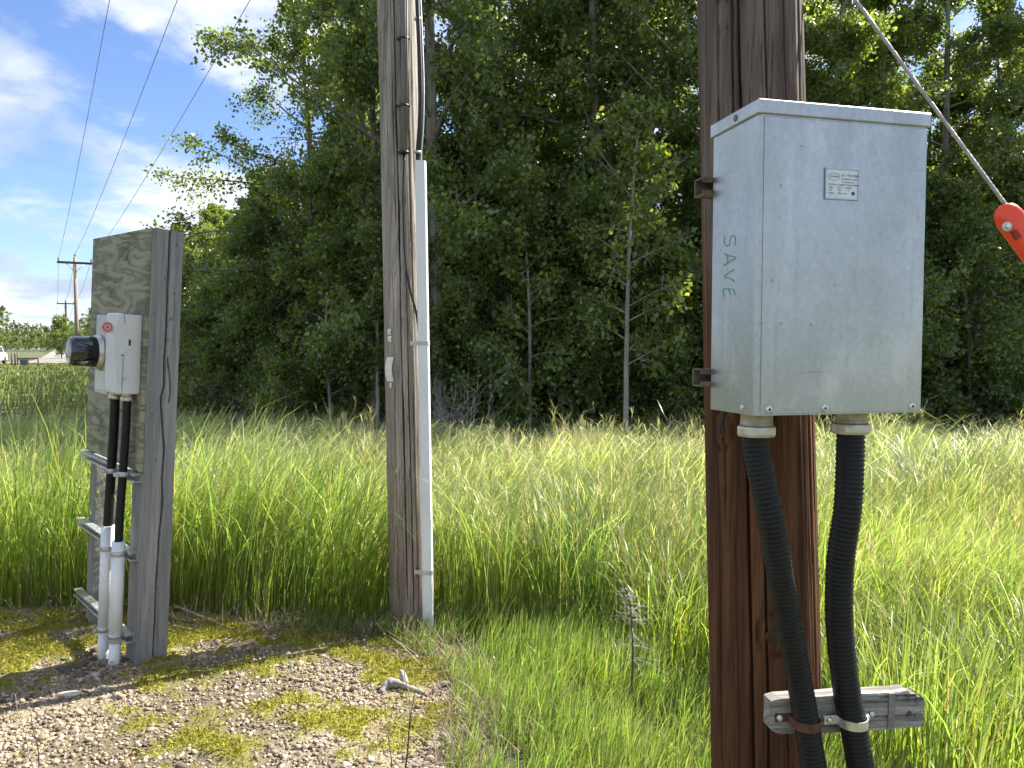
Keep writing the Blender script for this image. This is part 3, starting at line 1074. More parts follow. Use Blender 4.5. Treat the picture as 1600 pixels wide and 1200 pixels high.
# brown pole at the right, close to the camera
pb = at(1197, 1195, 2.05)
RP = Vector((pb.x, pb.y, 0))
rp_top = at(1170, 5, 2.05)
slope = (rp_top.x - pb.x) / (rp_top.z - pb.z)
slope_y = (rp_top.y - pb.y) / (rp_top.z - pb.z)
RP.x = pb.x - slope * pb.z
RP.y = pb.y - slope_y * pb.z
brown = empty('utility_pole', (RP.x, RP.y, -.15))
tag(brown, 'red-brown wooden utility pole close up carrying the metal cabinet', 'utility pole')
zs = np.concatenate([np.linspace(0, .5, 20), np.linspace(.51, 2.85, 220), np.linspace(3, 10.2, 40)])
me = pole_mesh('shaft', lambda Z: (slope * (Z - .15), slope_y * (Z - .15)), lambda Z: .1445 - .0045 * Z, [
    (-.52, .2, 3.6, .0045, .028, .05), (-.26, .2, 1.35, .0035, .02, .06), (.07, .3, 1.2, .003, .018, .05), (-.95, 1.2, 4.0, .004, .02, .05),
    (-.62, 1.6, 4.0, .004, .02, .06), (.78, .2, 4.0, .005, .02, .05), (-.02, 1.75, 4.0, .0035, .016, .05), (.95, .2, 3.0, .004, .016, .07), (-1.12, .3, 2.2, .003, .014, .05), (.35, 1.8, 4, .003, .014, .06), (-.78, .4, 1.3, .002, .01, .05)],
    [(-1.02, 1.49 , .034, .007), (-.16, .985, .036, .010), (.4, 2.72, .05, .008), (-.8, 2.55, .03, .004)], zs, 330, 4)
link('shaft', me, 'red_wood', brown)
MB().tube([(slope * 10, slope_y * 10, 10.05), (slope * 10.05, slope_y * 10.05, 10.2)], .1, 24).build('top', 'grey_wood', brown)

for (a, z0, sx, sz) in ((-1.0, 1.49, .014, .026), (-.16, .985, .018, .017)):
    rr_ = .1445 - .0045 * z0 + .007
    th = 1.5 * math.pi + a
    c = Vector((slope * (z0 - .15) + rr_ * math.cos(th), slope_y * (z0 - .15) + rr_ * math.sin(th), z0))
    X = Matrix.Translation(c) @ Matrix.Rotation(th - 1.5 * math.pi, 4, 'Z') @ Matrix.Rotation(math.pi / 2, 4, 'X') @ Matrix.Diagonal((sx, sz, .006, 1))
    MB().lathe([(1, -1.2), (.95, .2), (.7, .5), (.45, .2), (.2, .9)], 14, X).build('knot', M.setdefault('knot', mat('dark_knot', (.022, .013, .010), (.06, .034, .024), 70, rough=.8, bump=.5, bscale=150, bdist=.003)), brown)

# weathered pole in the middle
gb = at(642, 955, 4.5)
gt = at(620, 0, 4.5)
gs = (gt.x - gb.x) / (gt.z - gb.z)
gsy = (gt.y - gb.y) / (gt.z - gb.z)
GP = Vector((gb.x - gs * gb.z, gb.y - gsy * gb.z, -.2))
grey = empty('utility_pole', GP)
tag(grey, 'weathered grey cracked wooden pole standing in the grass mid picture', 'utility pole')
zs = np.concatenate([np.linspace(0, 2.0, 120), np.linspace(2.01, 4.2, 120), np.linspace(4.3, 9.5, 40)])
me = pole_mesh('shaft', lambda Z: (gs * (Z - .2), gsy * (Z - .2)), lambda Z: .1235 - .0036 * Z, [
    (-.02, .3, 4.4, .006, .05, .04), (-.42, .2, 2.2, .004, .022, .08), (.28, .2, 3.6, .005, .03, .06), (.62, 1.9, 4.4, .008, .05, .05), (-.2, 2.4, 6, .004, .022, .06),
    (-.75, .3, 3.1, .003, .014, .08), (.5, .2, 1.6, .004, .02, .06), (-1.0, 1.2, 4.2, .003, .014, .06), (-.55, 2.6, 4.4, .003, .014, .1)],
    [(-.6, 3.6, .016, .004), (-.7, 3.3, .013, -.004), (-.3, 2.2, .018, .005), (-.5, 2.72, .02, .004), (.1, 1.9, .016, -.006), (.25, 1.35, .012, -.006), (-.2, 1.0, .014, -.006), (-.25, .8, .012, -.006), (.2, .7, .01, -.006), (-.1, 1.6, .01, -.005)], zs, 280, 23)
link('shaft', me, 'grey_wood', grey)


def on_grey(px, py, d=4.38):
    return at(px, py, d)


ginv = Matrix.Translation(-GP)
# bent white marker plates nailed to the pole's left edge
for (py0, py1, pxc, w) in ((514, 523, 609, .022), (525, 534, 609.5, .024), (558, 596, 610, .042), (598, 606, 611, .016)):
    a, b = at(pxc, py0, 4.40), at(pxc, py1, 4.40)
    g = MB()
    n = 6
    vs, fs = [], []
    for i in range(n + 1):
        p = a.lerp(b, i / n)
        bulge = .010 * math.sin(math.pi * i / n) * (1 if py1 - py0 > 15 else .3)
        for (dx, dy) in ((-w / 2, .010), (0, -.008), (w / 2, -.016), (w / 2, -.013), (0, -.005), (-w / 2, .013)):
            vs.append((p.x + dx - bulge, p.y + dy - bulge, p.z))
    for i in range(n):
        for k in range(6):
            fs.append((i * 6 + k, i * 6 + (k + 1) % 6, i * 6 + 6 + (k + 1) % 6, i * 6 + 6 + k))
    fs += [tuple(range(6)), tuple(range(n * 6, n * 6 + 6))[::-1]]
    g.add(vs, fs)
    g.build('marker_plate', 'tag', grey, ginv)

# grey moulding up the pole with its straps, and a thin ground wire
ug = empty('cable_guard', on_grey(632, 240, 4.37))
tag(ug, 'narrow grey cable guard strapped to upper part of weathered pole', 'cable guard')
uinv = Matrix.Translation(-ug.location)
g = MB()
a, b = at(631.5, 238, 4.37), at(632, -60, 4.37)
g.tube([a, b], [.021, .021], 10)
g.tube([a + Vector((.017, -.012, 0)), b + Vector((.017, -.012, 0))], .006, 6)
g.build('guard_channel', mat('guard_grey', (.10, .095, .088), (.17, .16, .15), 12, (1, 1, .2), .55), ug, uinv)
for py in (165, 238, 60):
    c = at(632, py, 4.37)
    g = MB()
    g.tube([c + Vector((0, 0, -.006)), c + Vector((0, 0, .006))], .0255, 14)
    g.box(c.x - .045, c.x + .03, c.y + .0, c.y + .012, c.z - .006, c.z + .006)
    g.build('strap', 'black', ug, uinv)

gw = smooth_path([at(632, 240, 4.365), at(630, 300, 4.368), at(631, 360, 4.368), at(634, 410, 4.366), at(640, 450, 4.36), at(651, 492, 4.37), at(656, 540, 4.39)], 26)
o = MB().tube(gw, .0065, 6).build('ground_wire', 'black')
tag(o, 'thin black wire wandering down face of weathered pole', 'wire')

# black service cable dropping into the white guard
cab = empty('service_cable', at(655, 255, 4.36))
tag(cab, 'black service cable dropping down weathered pole into white conduit', 'cable')
ci = Matrix.Translation(-cab.location)
pts = smooth_path([at(653, 270, 4.37), at(653, 240, 4.36), at(656, 195, 4.34), at(657, 140, 4.33), at(655, 70, 4.33), at(652, 0, 4.34), at(650, -80, 4.36)], 40)
MB().tube(pts, .0135, 10).build('cable', 'black', cab, ci)
pts2 = [p + Vector((.018, .004, 0)) for p in pts]
MB().tube(pts2, .0055, 6).build('messenger_wire', 'zinc_dull', cab, ci)
for py, px in ((238, 652), (30, 653)):
    c = at(px, py, 4.345)
    g = MB().tube([c + Vector((0, 0, -.006)), c + Vector((0, 0, .006))], .022, 12)
    g.build('clip', 'zinc_dull', cab, ci)


def guard_profile(w, d):
    """half round outer shell of a cable guard seen in plan"""
    pr = []
    for k in range(9):
        th = math.pi + math.pi * k / 8
        pr.append((w * math.copysign(abs(math.cos(th)) ** .55, math.cos(th)), -d * abs(math.sin(th)) ** .55))
    pr += [(w, .02), (-w, .02)]
    return pr


def swept(pts, prof, name, m, parent, inv, smooth=True):
    vs, fs = [], []
    k = len(prof)
    for p in pts:
        for (dx, dy) in prof:
            vs.append((p.x + dx, p.y + dy, p.z))
    for i in range(len(pts) - 1):
        for j in range(k):
            fs.append((i * k + j, i * k + (j + 1) % k, (i + 1) * k + (j + 1) % k, (i + 1) * k + j))
    fs += [tuple(range(k)), tuple(range((len(pts) - 1) * k, len(pts) * k))[::-1]]
    g = MB().add(vs, fs, False)
    return g.build(name, m, parent, inv)


wc0, wc1 = at(657, 252, 4.37), at(669.5, 968, 4.36)
wc1.z = -.1
wc = empty('cable_conduit', wc1)
tag(wc, 'long white plastic conduit clamped to right side of weathered pole', 'conduit')
wi = Matrix.Translation(-wc1)
body = swept([wc0.lerp(wc1, i / 8) for i in range(9)], guard_profile(.031, .030), 'pipe', 'pvc', wc, wi)
for py in (529, 876):
    t = (py - 252) / (968 - 252)
    c = wc0.lerp(wc1, t * .985)
    cl = swept([c + Vector((0, 0, -.012)), c + Vector((0, 0, .012))], guard_profile(.0335, .0325), 'clamp', 'zinc_dull', wc, wi)
    g = MB().box(c.x - .075, c.x - .03, c.y - .012, c.y - .004, c.z - .012, c.z + .012)
    ear = g.build('clamp_ear', 'zinc_dull', cl, wi)
    X = Matrix.Translation((c.x - .06, c.y - .012, c.z)) @ Matrix.Rotation(math.pi / 2, 4, 'X')
    MB().lathe([(.008, -.001), (.008, .004), (.004, .007)], 8, X).build('bolt', 'bolt', cl, wi)

# ------------------------------------------------------------------ galvanised cabinet on the brown pole
BA = math.radians(14)
BC = Vector((.508, 1.6, 0))
BZ0 = at(1178, 649, 1.62).z
BZ1 = at(1185, 168, 1.62).z
brot = Matrix.Rotation(BA, 3, 'Z')
cabi = empty('metal_cabinet', (BC.x, BC.y, BZ0), brot)
tag(cabi, 'galvanised sheet metal cabinet mounted on the red-brown pole', 'cabinet')
BW, BD, BH = .412, .192, BZ1 - BZ0
# local axes: x along the front, y into the pole, z up; origin at front left bottom corner
g = MB()
r = .010
prof = []
for (cx, cy, a0) in ((r, r, 180), (BW - .004, .004, 270), (BW - .004, BD - .004, 0), (.004, BD - .004, 90)):
    rr = r if (cx, cy) == (r, r) else .004
    for k in range(5):
        th = math.radians(a0 + 90 * k / 4)
        prof.append((cx + rr * math.cos(th), cy + rr * math.sin(th)))
k = len(prof)
vs = [(p[0], p[1], 0.0) for p in prof] + [(p[0], p[1], BH - .006) for p in prof]
fs = [(i, (i + 1) % k, (i + 1) % k + k, i + k) for i in range(k)] + [tuple(range(k))[::-1], tuple(range(k, 2 * k))]
g.add(vs, fs, False)
# folded door edge: a thin raised return down the front left and along the bottom
bodyc = g.build('body', 'zinc', cabi)
g = MB()
g.box(.0115, BW - .003, -.0020, -.0002, .003, BH - .03, .0008)
door = g.build('front_cover', 'zinc', cabi)
g = MB()
o_ = .005
g.box(-o_, BW + o_, -o_, BD + o_, BH - .026, BH + .004, .0022)
lid = g.build('lid', 'zinc', cabi)
for (p, ax) in (((-o_, .085, BH - .011), 'L'), ):
    X = Matrix.Translation(p) @ Matrix.Rotation(-math.pi / 2, 4, 'Y')
    MB().lathe([(.0075, -.001), (.0075, .0008), (.006, .0025), (.003, .0022)], 14, X).build('screw', 'steel_brown', lid)
for lx in (.030, .164, .385):
    X = Matrix.Translation((lx, -.0028, .0135)) @ Matrix.Rotation(math.pi / 2, 4, 'X')
    sc_ = MB().lathe([(.0085, -.0008), (.0085, .0006), (.0062, .0032), (.003, .0038)], 16, X).build('screw', 'bolt', cabi)
    MB().lathe([(.0028, .003), (.0028, .0042)], 8, X).build('screw_slot', 'dark_hole', sc_)
X = Matrix.Translation((0.0, .052, .0135)) @ Matrix.Rotation(-math.pi / 2, 4, 'Y')
MB().lathe([(.007, -.0008), (.007, .0006), (.0055, .0026), (.003, .003)], 16, X).build('screw', 'bolt', cabi)
# strut channels that hold it off the pole
for zc in (BH - .135, .073):
    g = MB()
    x0, x1, y0, y1, h = -.024, BW * .8, BD, BD + .042, .041
    for b in ((x0, x1, y1 - .003, y1, zc - h / 2, zc + h / 2), (x0, x1, y0, y1 - .003, zc + h / 2 - .003, zc + h / 2), (x0, x1, y0, y1 - .003, zc - h / 2, zc - h / 2 + .003),
              (x0, x1, y0 + .0005, y0 + .003, zc + h / 2 - .012, zc + h / 2 - .003), (x0, x1, y0 + .0005, y0 + .003, zc - h / 2 + .003, zc - h / 2 + .012)):
        g.box(*b)
    g.build('mounting_channel', 'steel_brown', cabi)


def text_mesh(body, size):
    cu = bpy.data.curves.new('t', 'FONT')
    cu.body = body
    cu.size = size
    cu.resolution_u = 3
    ob = bpy.data.objects.new('t', cu)
    COL.objects.link(ob)
    bpy.context.view_layer.update()
    me = bpy.data.meshes.new_from_object(ob.evaluated_get(bpy.context.evaluated_depsgraph_get()))
    bpy.data.objects.remove(ob)
    bpy.data.curves.remove(cu)
    return me


# recessed name plate: frame, plate, print
NX, NZ, NW, NH = .157, BH - .190, .077, .060
g = MB()
fr = .0028
for b in ((NX - fr, NX + NW + fr, NZ + NH, NZ + NH + fr), (NX - fr, NX + NW + fr, NZ - fr, NZ), (NX - fr, NX, NZ, NZ + NH), (NX + NW, NX + NW + fr, NZ, NZ + NH)):
    g.box(b[0], b[1], -.0058, -.0026, b[2], b[3])
npo = MB().box(NX, NX + NW, -.0042, -.0026, NZ, NZ + NH).build('name_plate', 'label', cabi)
g.build('plate_frame', 'zinc', npo)
for (txt, sz, tx, tz) in (('A.T. POWER', .0075, .036, .0455), ('PRODUCTS LTD.', .0052, .036, .0385), ('TEL. 403-253-7126', .0042, .036, .0325), ('METERING CURRENT TRANSFORMER', .0046, .004, .0265),
                          ('AMPS', .0048, .005, .0205), ('VOLTS', .0048, .026, .0205), ('PHASES', .0048, .046, .0205), ('200', .0048, .007, .0150), ('600', .0048, .029, .0150), ('1/3', .0048, .050, .0150),
                          ('MODEL', .0046, .005, .0085), ('T-1', .0046, .006, .0035), ('SERIAL NO.', .0046, .027, .0085), ('POWER', .0062, .0085, .0425)):
    me = text_mesh(txt, sz)
    for v_ in me.vertices:
        v_.co = (NX + tx + v_.co.x, -.0046, NZ + tz + v_.co.y)
    link('print', me, 'ink', npo)
ov = [(NX + .0185 + .0145 * math.cos(a * math.pi / 14), -.0045, NZ + .0445 + .0075 * math.sin(a * math.pi / 14)) for a in range(29)]
MB().tube(ov, .00035, 5).build('print_oval', 'ink', npo)
g = MB().lathe([(.004, 0), (.004, .0003)], 14, Matrix.Translation((NX + .066, -.0043, NZ + .011)) @ Matrix.Rotation(math.pi / 2, 4, 'X'))
g.build('print_mark', 'ink', npo)

# handwriting on the left side, reading downwards
LET = {'S': [[(.75, .95), (.35, 1.0), (.08, .80), (.25, .58), (.6, .42), (.62, .15), (.3, 0), (.0, .1)]],
       'A': [[(0, 0), (.22, .55), (.42, 1.0), (.58, .5), (.78, -.02)], [(.12, .38), (.68, .34)]],
       'V': [[(0, .95), (.2, .4), (.36, .02), (.55, .5), (.78, 1.0)]],
       'E': [[(.62, .98), (.2, .95), (.14, .5), (.1, .02), (.62, .0)], [(.14, .52), (.55, .54)]]}
hand = MB()
zc = BH - .258
for ch, adv in (('S', .031), ('A', .032), ('V', .030), ('E', .03)):
    for st in LET[ch]:
        pts = []
        for (a, b) in st:
            # letter right -> down the face, letter up -> away from the front edge
            pts.append((-.0006, .112 + (.5 - b) * .048 + .004 * math.sin(a * 9), zc - a * .034))
        pts = smooth_path(pts, 14)
        vs, fs = [], []
        for i, p in enumerate(pts):
            t = pts[min(i + 1, 14)] - pts[max(i - 1, 0)]
            s_ = Vector((0, -t.z, t.y)).normalized() * .0015
            vs += [(p.x, p.y + s_.y, p.z + s_.z), (p.x, p.y - s_.y, p.z - s_.z)]
        fs = [(2 * i, 2 * i + 1, 2 * i + 3, 2 * i + 2) for i in range(14)]
        hand.add(vs, fs)
    zc -= adv * 1.22
hw = hand.build('handwriting', 'ink_green', cabi)
hw['label'] = 'green handwritten word SAVE running down the side'

# ------------------------------------------------------------------ fittings and flexible conduits under the cabinet
BM = Matrix.Translation((BC.x, BC.y, BZ0)) @ brot.to_4x4()


def flex(name, label, lx, ly, path, r, drop, seed, ribbed_from=.0):
    top = BM @ Vector((lx, ly, 0))
    root = empty(name, top)
    tag(root, label, 'conduit', 'flexible conduits below the cabinet')
    inv = Matrix.Translation(-top)
    X = Matrix.Translation(top)
    hub = MB().lathe([(.037, .002), (.037, -.004), (.0345, -.005), (.0345, -.022), (.036, -.024), (.036, -.030)], 28, X).build('fitting', 'brass', root, inv)
    # faceted compression nut
    MB().lathe([(.036, -.030), (.0415, -.031), (.0425, -.034), (.0425, -.047), (.040, -.053), (.034, -.054)], 10 if seed % 2 else 14, X, False).build('nut', 'nut', hub, inv)
    pts = [Vector((top.x, top.y, top.z - .03)), Vector((top.x, top.y, top.z - .085))] + path
    P = smooth_path(pts, 60)
    L = [0.0]
    for i in range(60):
        L.append(L[-1] + (P[i + 1] - P[i]).length)
    tot = L[-1]
    pitch = .0105
    nrow = int(tot / pitch * 4)
    Q, rad = [], []
    j = 0
    for i in range(nrow + 1):
        s = i / nrow * tot
        while j < 59 and L[j + 1] < s:
            j += 1
        f = (s - L[j]) / max(L[j + 1] - L[j], 1e-9)
        Q.append(P[j].lerp(P[j + 1], f))
        rib = .5 + .5 * math.cos(2 * math.pi * s / pitch)
        rad.append(r - .0026 * (1 - rib ** .6) * (1 if s > ribbed_from else 0))
    MB().tube(Q, rad, 22).build('corrugated_sleeve', 'black_flex', root, inv)
    return root


flex('flexible_conduit', 'black corrugated conduit curving down in front of the red-brown pole', .056, .085,
     [at(1204, 810, 1.70), at(1224, 930, 1.735), at(1250, 1070, 1.782), at(1260, 1129, 1.793), at(1270, 1190, 1.80), at(1300, 1380, 1.80), at(1312, 1560, 1.82), at(1315, 1740, 1.85)], .0295, 0, 1)
flex('flexible_conduit', 'black corrugated conduit hanging against the grass right of red-brown pole', .298, .085,
     [at(1325, 790, 1.752), at(1313, 880, 1.768), at(1312, 980, 1.79), at(1323, 1080, 1.81), at(1332, 1126, 1.814), at(1343, 1190, 1.815), at(1372, 1380, 1.81), at(1380, 1560, 1.83), at(1380, 1740, 1.85)], .0315, 0, 2)

# ------------------------------------------------------------------ weathered plank across the pole with its straps
pa, pbk = at(1203, 1120, 1.815), at(1443, 1108, 1.862)
ang = math.atan2(pbk.y - pa.y, pbk.x - pa.x)
PL = (Vector((pbk.x, pbk.y, 0)) - Vector((pa.x, pa.y, 0))).length
tiltp = math.asin((pbk.z - pa.z) / PL) if abs(pbk.z - pa.z) < PL else 0
prot = Matrix.Rotation(ang, 3, 'Z') @ Matrix.Rotation(-tiltp, 3, 'Y')
plank = empty('plank', pa, prot)
tag(plank, 'splintered grey weathered plank nailed across the red-brown pole', 'plank')
hN, hK = 90, 34
TH = .038
uu_ = np.linspace(0, 1, hN + 1)
zt = .044 + .003 * (vnoise(uu_ * 9, 0 * uu_, 3) - .5)
zb = -.045 + .004 * (vnoise(uu_ * 7, 4 + 0 * uu_, 3) - .5)
zt = zt + np.where(uu_ > .80, np.where(uu_ < .9, .006 * (uu_ - .8) / .1, .006 - .024 * (np.clip(uu_ - .9, 0, 1) / .1) ** .7 + .010 * (vnoise(uu_ * 70, 2 + 0 * uu_, 5) - .5)), 0)
zb = zb + .014 * np.clip(1 - uu_ / .06, 0, 1)
zt = zt - .006 * np.clip(1 - uu_ / .06, 0, 1)
kk = np.linspace(0, 1, hK)
ZF = zb[:, None] + (zt - zb)[:, None] * kk[None]
UF = np.repeat(uu_[:, None], hK, 1)
YF = .0022 * (fbm(UF * 5, ZF * 420, 31, 3) - .5) * 2 + .0015 * (vnoise(UF * 40, ZF * 300, 7) - .5)
for (z0, u0, u1, dp) in ((.022, .42, 1.0, .010), (-.012, .55, 1.0, .009), (.002, .0, .3, .007), (-.03, .0, .65, .006), (.034, .7, 1.0, .012)):
    zc = z0 + .010 * (fbm(UF * 3, 0 * UF, 17 + int(z0 * 1000)) - .5)
    YF = YF + dp * np.clip(1 - np.abs(ZF - zc) / .0026, 0, 1) * np.clip((UF - u0) / .06, 0, 1) * np.clip((u1 + .02 - UF) / .06, 0, 1)
XE = UF * PL + np.where(UF > .985, .012 * (vnoise(ZF * 260, 0 * ZF, 9) - .6), 0) + np.where(UF < .01, .008 * (vnoise(ZF * 200, 0 * ZF + 3, 9) - .5), 0)
vs = np.stack([XE, YF, ZF], -1).reshape(-1, 3).tolist()
i_ = np.arange((hN + 1) * hK).reshape(hN + 1, hK)
fs = np.stack([i_[:-1, :-1], i_[1:, :-1], i_[1:, 1:], i_[:-1, 1:]], -1).reshape(-1, 4).tolist()
nb = len(vs)
vs += [(XE[q_, 0], TH, float(zb[q_])) for q_ in range(hN + 1)] + [(XE[q_, -1], TH, float(zt[q_])) for q_ in range(hN + 1)]
for q_ in range(hN):
    fs.append((int(i_[q_, 0]), nb + q_, nb + q_ + 1, int(i_[q_ + 1, 0])))
    fs.append((int(i_[q_, -1]), int(i_[q_ + 1, -1]), nb + hN + 1 + q_ + 1, nb + hN + 1 + q_))
    fs.append((nb + q_, nb + hN + 1 + q_, nb + hN + 2 + q_, nb + q_ + 1))
fs.append(tuple(int(v) for v in i_[0]) + (nb + hN + 1, nb))
fs.append(tuple(int(v) for v in i_[-1][::-1]) + (nb + hN, nb + 2 * hN + 1))
MB().add(vs, fs).build('board', 'plank', plank)
PM = Matrix.Translation(pa) @ prot.to_4x4()
pinv = PM.inverted()


def strap(cpx, cpy, dep, r, m, name, label, ear_l, ear_r, bm):
    c = at(cpx, cpy, dep)
    root = empty(name, c, Matrix.Rotation(ang, 3, 'Z'))
    tag(root, label, 'pipe strap')
    g = MB()
    prof = []
    yb = (PM @ Vector((.1, -.0015, 0))).y - c.y      # plank face relative to the pipe axis
    n = 14
    outer, inner = [], []
    for k in range(n + 1):
        th = math.pi + math.pi * k / n
        outer.append((r * math.cos(th), r * math.sin(th)))
        inner.append(((r - .0025) * math.cos(th), (r - .0025) * math.sin(th)))
    outer = [(-r - ear_l, yb - .0025), (-r, yb - .0025)] + outer + [(r, yb - .0025), (r + ear_r, yb - .0025)]
    inner = [(-r - ear_l, yb), (-r + .0025, yb)] + inner + [(r - .0025, yb), (r + ear_r, yb)]
    h = .0105
    vs, fs = [], []
    for a, b in zip(outer, inner):
        vs += [(a[0], a[1], -h), (a[0], a[1], h), (b[0], b[1], h), (b[0], b[1], -h)]
    for i in range(len(outer) - 1):
        for k in range(4):
            fs.append((4 * i + k, 4 * i + 4 + k, 4 * i + 4 + (k + 1) % 4, 4 * i + (k + 1) % 4))
    fs += [(0, 1, 2, 3), tuple(len(vs) - 4 + q for q in (3, 2, 1, 0))]
    g.add(vs, fs)
    g.build('band', m, root)
    for bx in ((-r - ear_l * .6), (r + ear_r * .6)):
        if abs(bx) - r < .006:
            continue
        X = Matrix.Translation((bx, yb - .0025, 0)) @ Matrix.Rotation(math.pi / 2, 4, 'X')
        MB().lathe([(.0085, -.001), (.0085, .002), (.0065, .005), (.003, .006)], 12, X).build('bolt', bm, root)


strap(1260, 1129, 1.793, .0325, 'rust', 'pipe_strap', 'rusty brown strap holding the nearer pole conduit to plank', .030, .004, 'bolt')
strap(1332, 1126, 1.814, .0345, 'bolt', 'pipe_strap', 'shiny zinc strap holding the right hand conduit to plank', .030, .012, 'bolt')
for (px, py) in ((1275, 1108), (1352, 1108)):
    p = pinv @ at(px, py, 1.87)
    X = Matrix.Translation((p.x, -.001, p.z)) @ Matrix.Rotation(math.pi / 2, 4, 'X')
    MB().lathe([(.0075, -.001), (.0075, .003), (.004, .006)], 12, X).build('nail_head', 'bolt', plank)
for (px, py, w, h) in ((1379, 1112, .016, .085), ):
    p = pinv @ at(px, py, 1.885)
    MB().box(p.x - w / 2, p.x + w / 2, -.0035, .0, -.042, .043).build('stain_strip', mat('strip_stain', (.15, .14, .13), (.24, .225, .21), 60, rough=.9), plank)
p = pinv @ at(1409, 1106, 1.886)
MB().lathe([(.0065, -.001), (.006, .001), (.003, .0016)], 10, Matrix.Translation((p.x, -.001, p.z)) @ Matrix.Rotation(math.pi / 2, 4, 'X')).build('knot', 'rust', plank)

# ------------------------------------------------------------------ guy wire with its red guard
w1 = at(1580, 332, 2.02)
w0 = at(1335, -2, 2.05)
dirw = (w1 - w0).normalized()
gtop = w0 - dirw * .42
gend = w1 + dirw * ((w1.z + .12) / -dirw.z)
gr = empty('guy_wire', gend)
tag(gr, 'twisted steel guy wire slanting down from the red-brown pole', 'guy wire')
gi = Matrix.Translation(-gend)
a_ = dirw.cross(Vector((0, 1, 0))).normalized()
b_ = dirw.cross(a_)
Lw = (gend - gtop).length
for s in range(6):
    pts = []
    n = 420
    for i in range(n + 1):
        th = 2 * math.pi * (s / 6 + i / n * Lw / .085)
        pts.append(gtop + dirw * (Lw * i / n) + (.0034) * (math.cos(th) * a_ + math.sin(th) * b_))
    MB().tube(pts, .0019, 4, False).build('strand', 'strand', gr, gi)
gs0 = w1 + dirw * .0
gg = empty('guy_guard', gs0 + dirw * 1.6)
tag(gg, 'bright red plastic guard bolted round the guy wire', 'guy guard')
ggi = Matrix.Translation(-(gs0 + dirw * 1.6))
g = MB()
ax = Matrix((( -a_.x, -b_.x, dirw.x), (-a_.y, -b_.y, dirw.y), (-a_.z, -b_.z, dirw.z))).to_4x4()
XG = Matrix.Translation(gs0) @ ax
# rounded flat shell: stadium section growing from a rounded nose
secs = []
for (s_, k_) in ((-.030, .12), (-.027, .42), (-.020, .68), (-.008, .88), (.008, .98), (.03, 1), (.3, 1), (.8, 1), (1.6, 1)):
    ring = []
    for q_ in range(20):
        th = 2 * math.pi * q_ / 20
        ring.append(XG @ Vector((.036 * k_ * math.copysign(abs(math.cos(th)) ** .7, math.cos(th)) + .012, .024 * k_ ** .6 * math.copysign(abs(math.sin(th)) ** .8, math.sin(th)), s_)))
    secs.append(ring)
vs = [p for r_ in secs for p in r_]
fs = [(i * 20 + j, i * 20 + (j + 1) % 20, i * 20 + 20 + (j + 1) % 20, i * 20 + 20 + j) for i in range(len(secs) - 1) for j in range(20)]
fs += [tuple(range(20))[::-1], tuple(range((len(secs) - 1) * 20, len(secs) * 20))]
g.add(vs, fs, True)
guard = g.build('guard_shell', 'red_guard', gg, ggi)
bc = at(1574, 354, 1.993)
X = Matrix.Translation(bc) @ Matrix.Rotation(math.pi / 2, 4, 'X')
w_o = MB().lathe([(.0125, -.004), (.0125, .001), (.0105, .002)], 18, X).build('washer', 'zinc_dull', gg, ggi)
MB().lathe([(.0075, .0015), (.0075, .006), (.005, .008)], 6, X, False).build('bolt', 'bolt', w_o, ggi)
sl_ = at(1589, 366, 1.99)
X = Matrix.Translation(sl_) @ Matrix.Rotation(math.radians(55), 4, 'Y')
MB().box(-.011, .011, -.0005, .010, -.0065, .0065, X=X).build('slot', mat('guard_slot', (.22, .02, .015), rough=.6), gg, ggi)

# ------------------------------------------------------------------ meter stand at the left
TILT = 3.4
ua = Vector((-.70, .714, 0)).normalized()
ub = Vector((-ua.y, ua.x, 0))          # (-.714, -.70): the side the plywood faces
HT = 2.17
near_top = at(238.5, 356, 3.76)
base = Vector((near_top.x, near_top.y, 0))
rz = Matrix((( -ua.x, -ub.x, 0), (-ua.y, -ub.y, 0), (0, 0, 1)))   # local x = back towards the near post, y = away from the plywood
rot = Matrix.Rotation(math.radians(TILT), 3, 'Y') @ rz
base = near_top - rot @ Vector((0, 0, HT))
base.z = 0
zoff = (near_top - rot @ Vector((0, 0, HT))).z
base.z = zoff
stand = empty('meter_stand', base, rot)
tag(stand, 'leaning grey timber frame with plywood backboard on the gravel pad', 'meter stand')
# local coordinates below: U = distance from the near post's end face along the board (x = -U), V = out from the post face (y = -V)


def ubox(g, u0, u1, v0, v1, z0, z1, bev=0.0):
    return g.box(-u1, -u0, -v1, -v0, z0, z1, bev)


# near post: its end face is a fine sheet with the long wandering split, nail holes and knots
PW = .150
zc_ = np.linspace(-.25, HT, 440)
yc_ = np.linspace(0, PW, 84)
YC, ZC = np.meshgrid(yc_, zc_)
crk = np.interp(zc_, [-.25, .0, .35, .60, .8, .95, 1.08, 1.22, 1.29, 1.33, 1.34, 1.40, 1.50, 1.62, 1.80, 2.0, HT], [.082, .080, .084, .088, .098, .092, .098, .080, .072, .070, .070, .083, .080, .085, .083, .084, .083])
crk = crk + .004 * (vnoise(zc_ * 9, zc_ * 0, 2) - .5)
crk_w = np.interp(zc_, [-.25, .3, .9, 1.25, 1.34, 1.4, 2.0, HT], [.003, .0045, .0052, .006, .0055, .0055, .0052, .0058])
dep = .045 * np.clip(1 - ((YC - crk[:, None]) / crk_w[:, None]) ** 2, 0, 1) ** .5
crk2 = np.interp(zc_, [1.30, 1.36, 1.44, 1.52], [.108, .116, .110, .096])
m2_ = ((zc_ > 1.31) & (zc_ < 1.54))[:, None]
dep = np.maximum(dep, m2_ * .016 * np.clip(1 - ((YC - crk2[:, None]) / .0048) ** 2, 0, 1) ** .5)
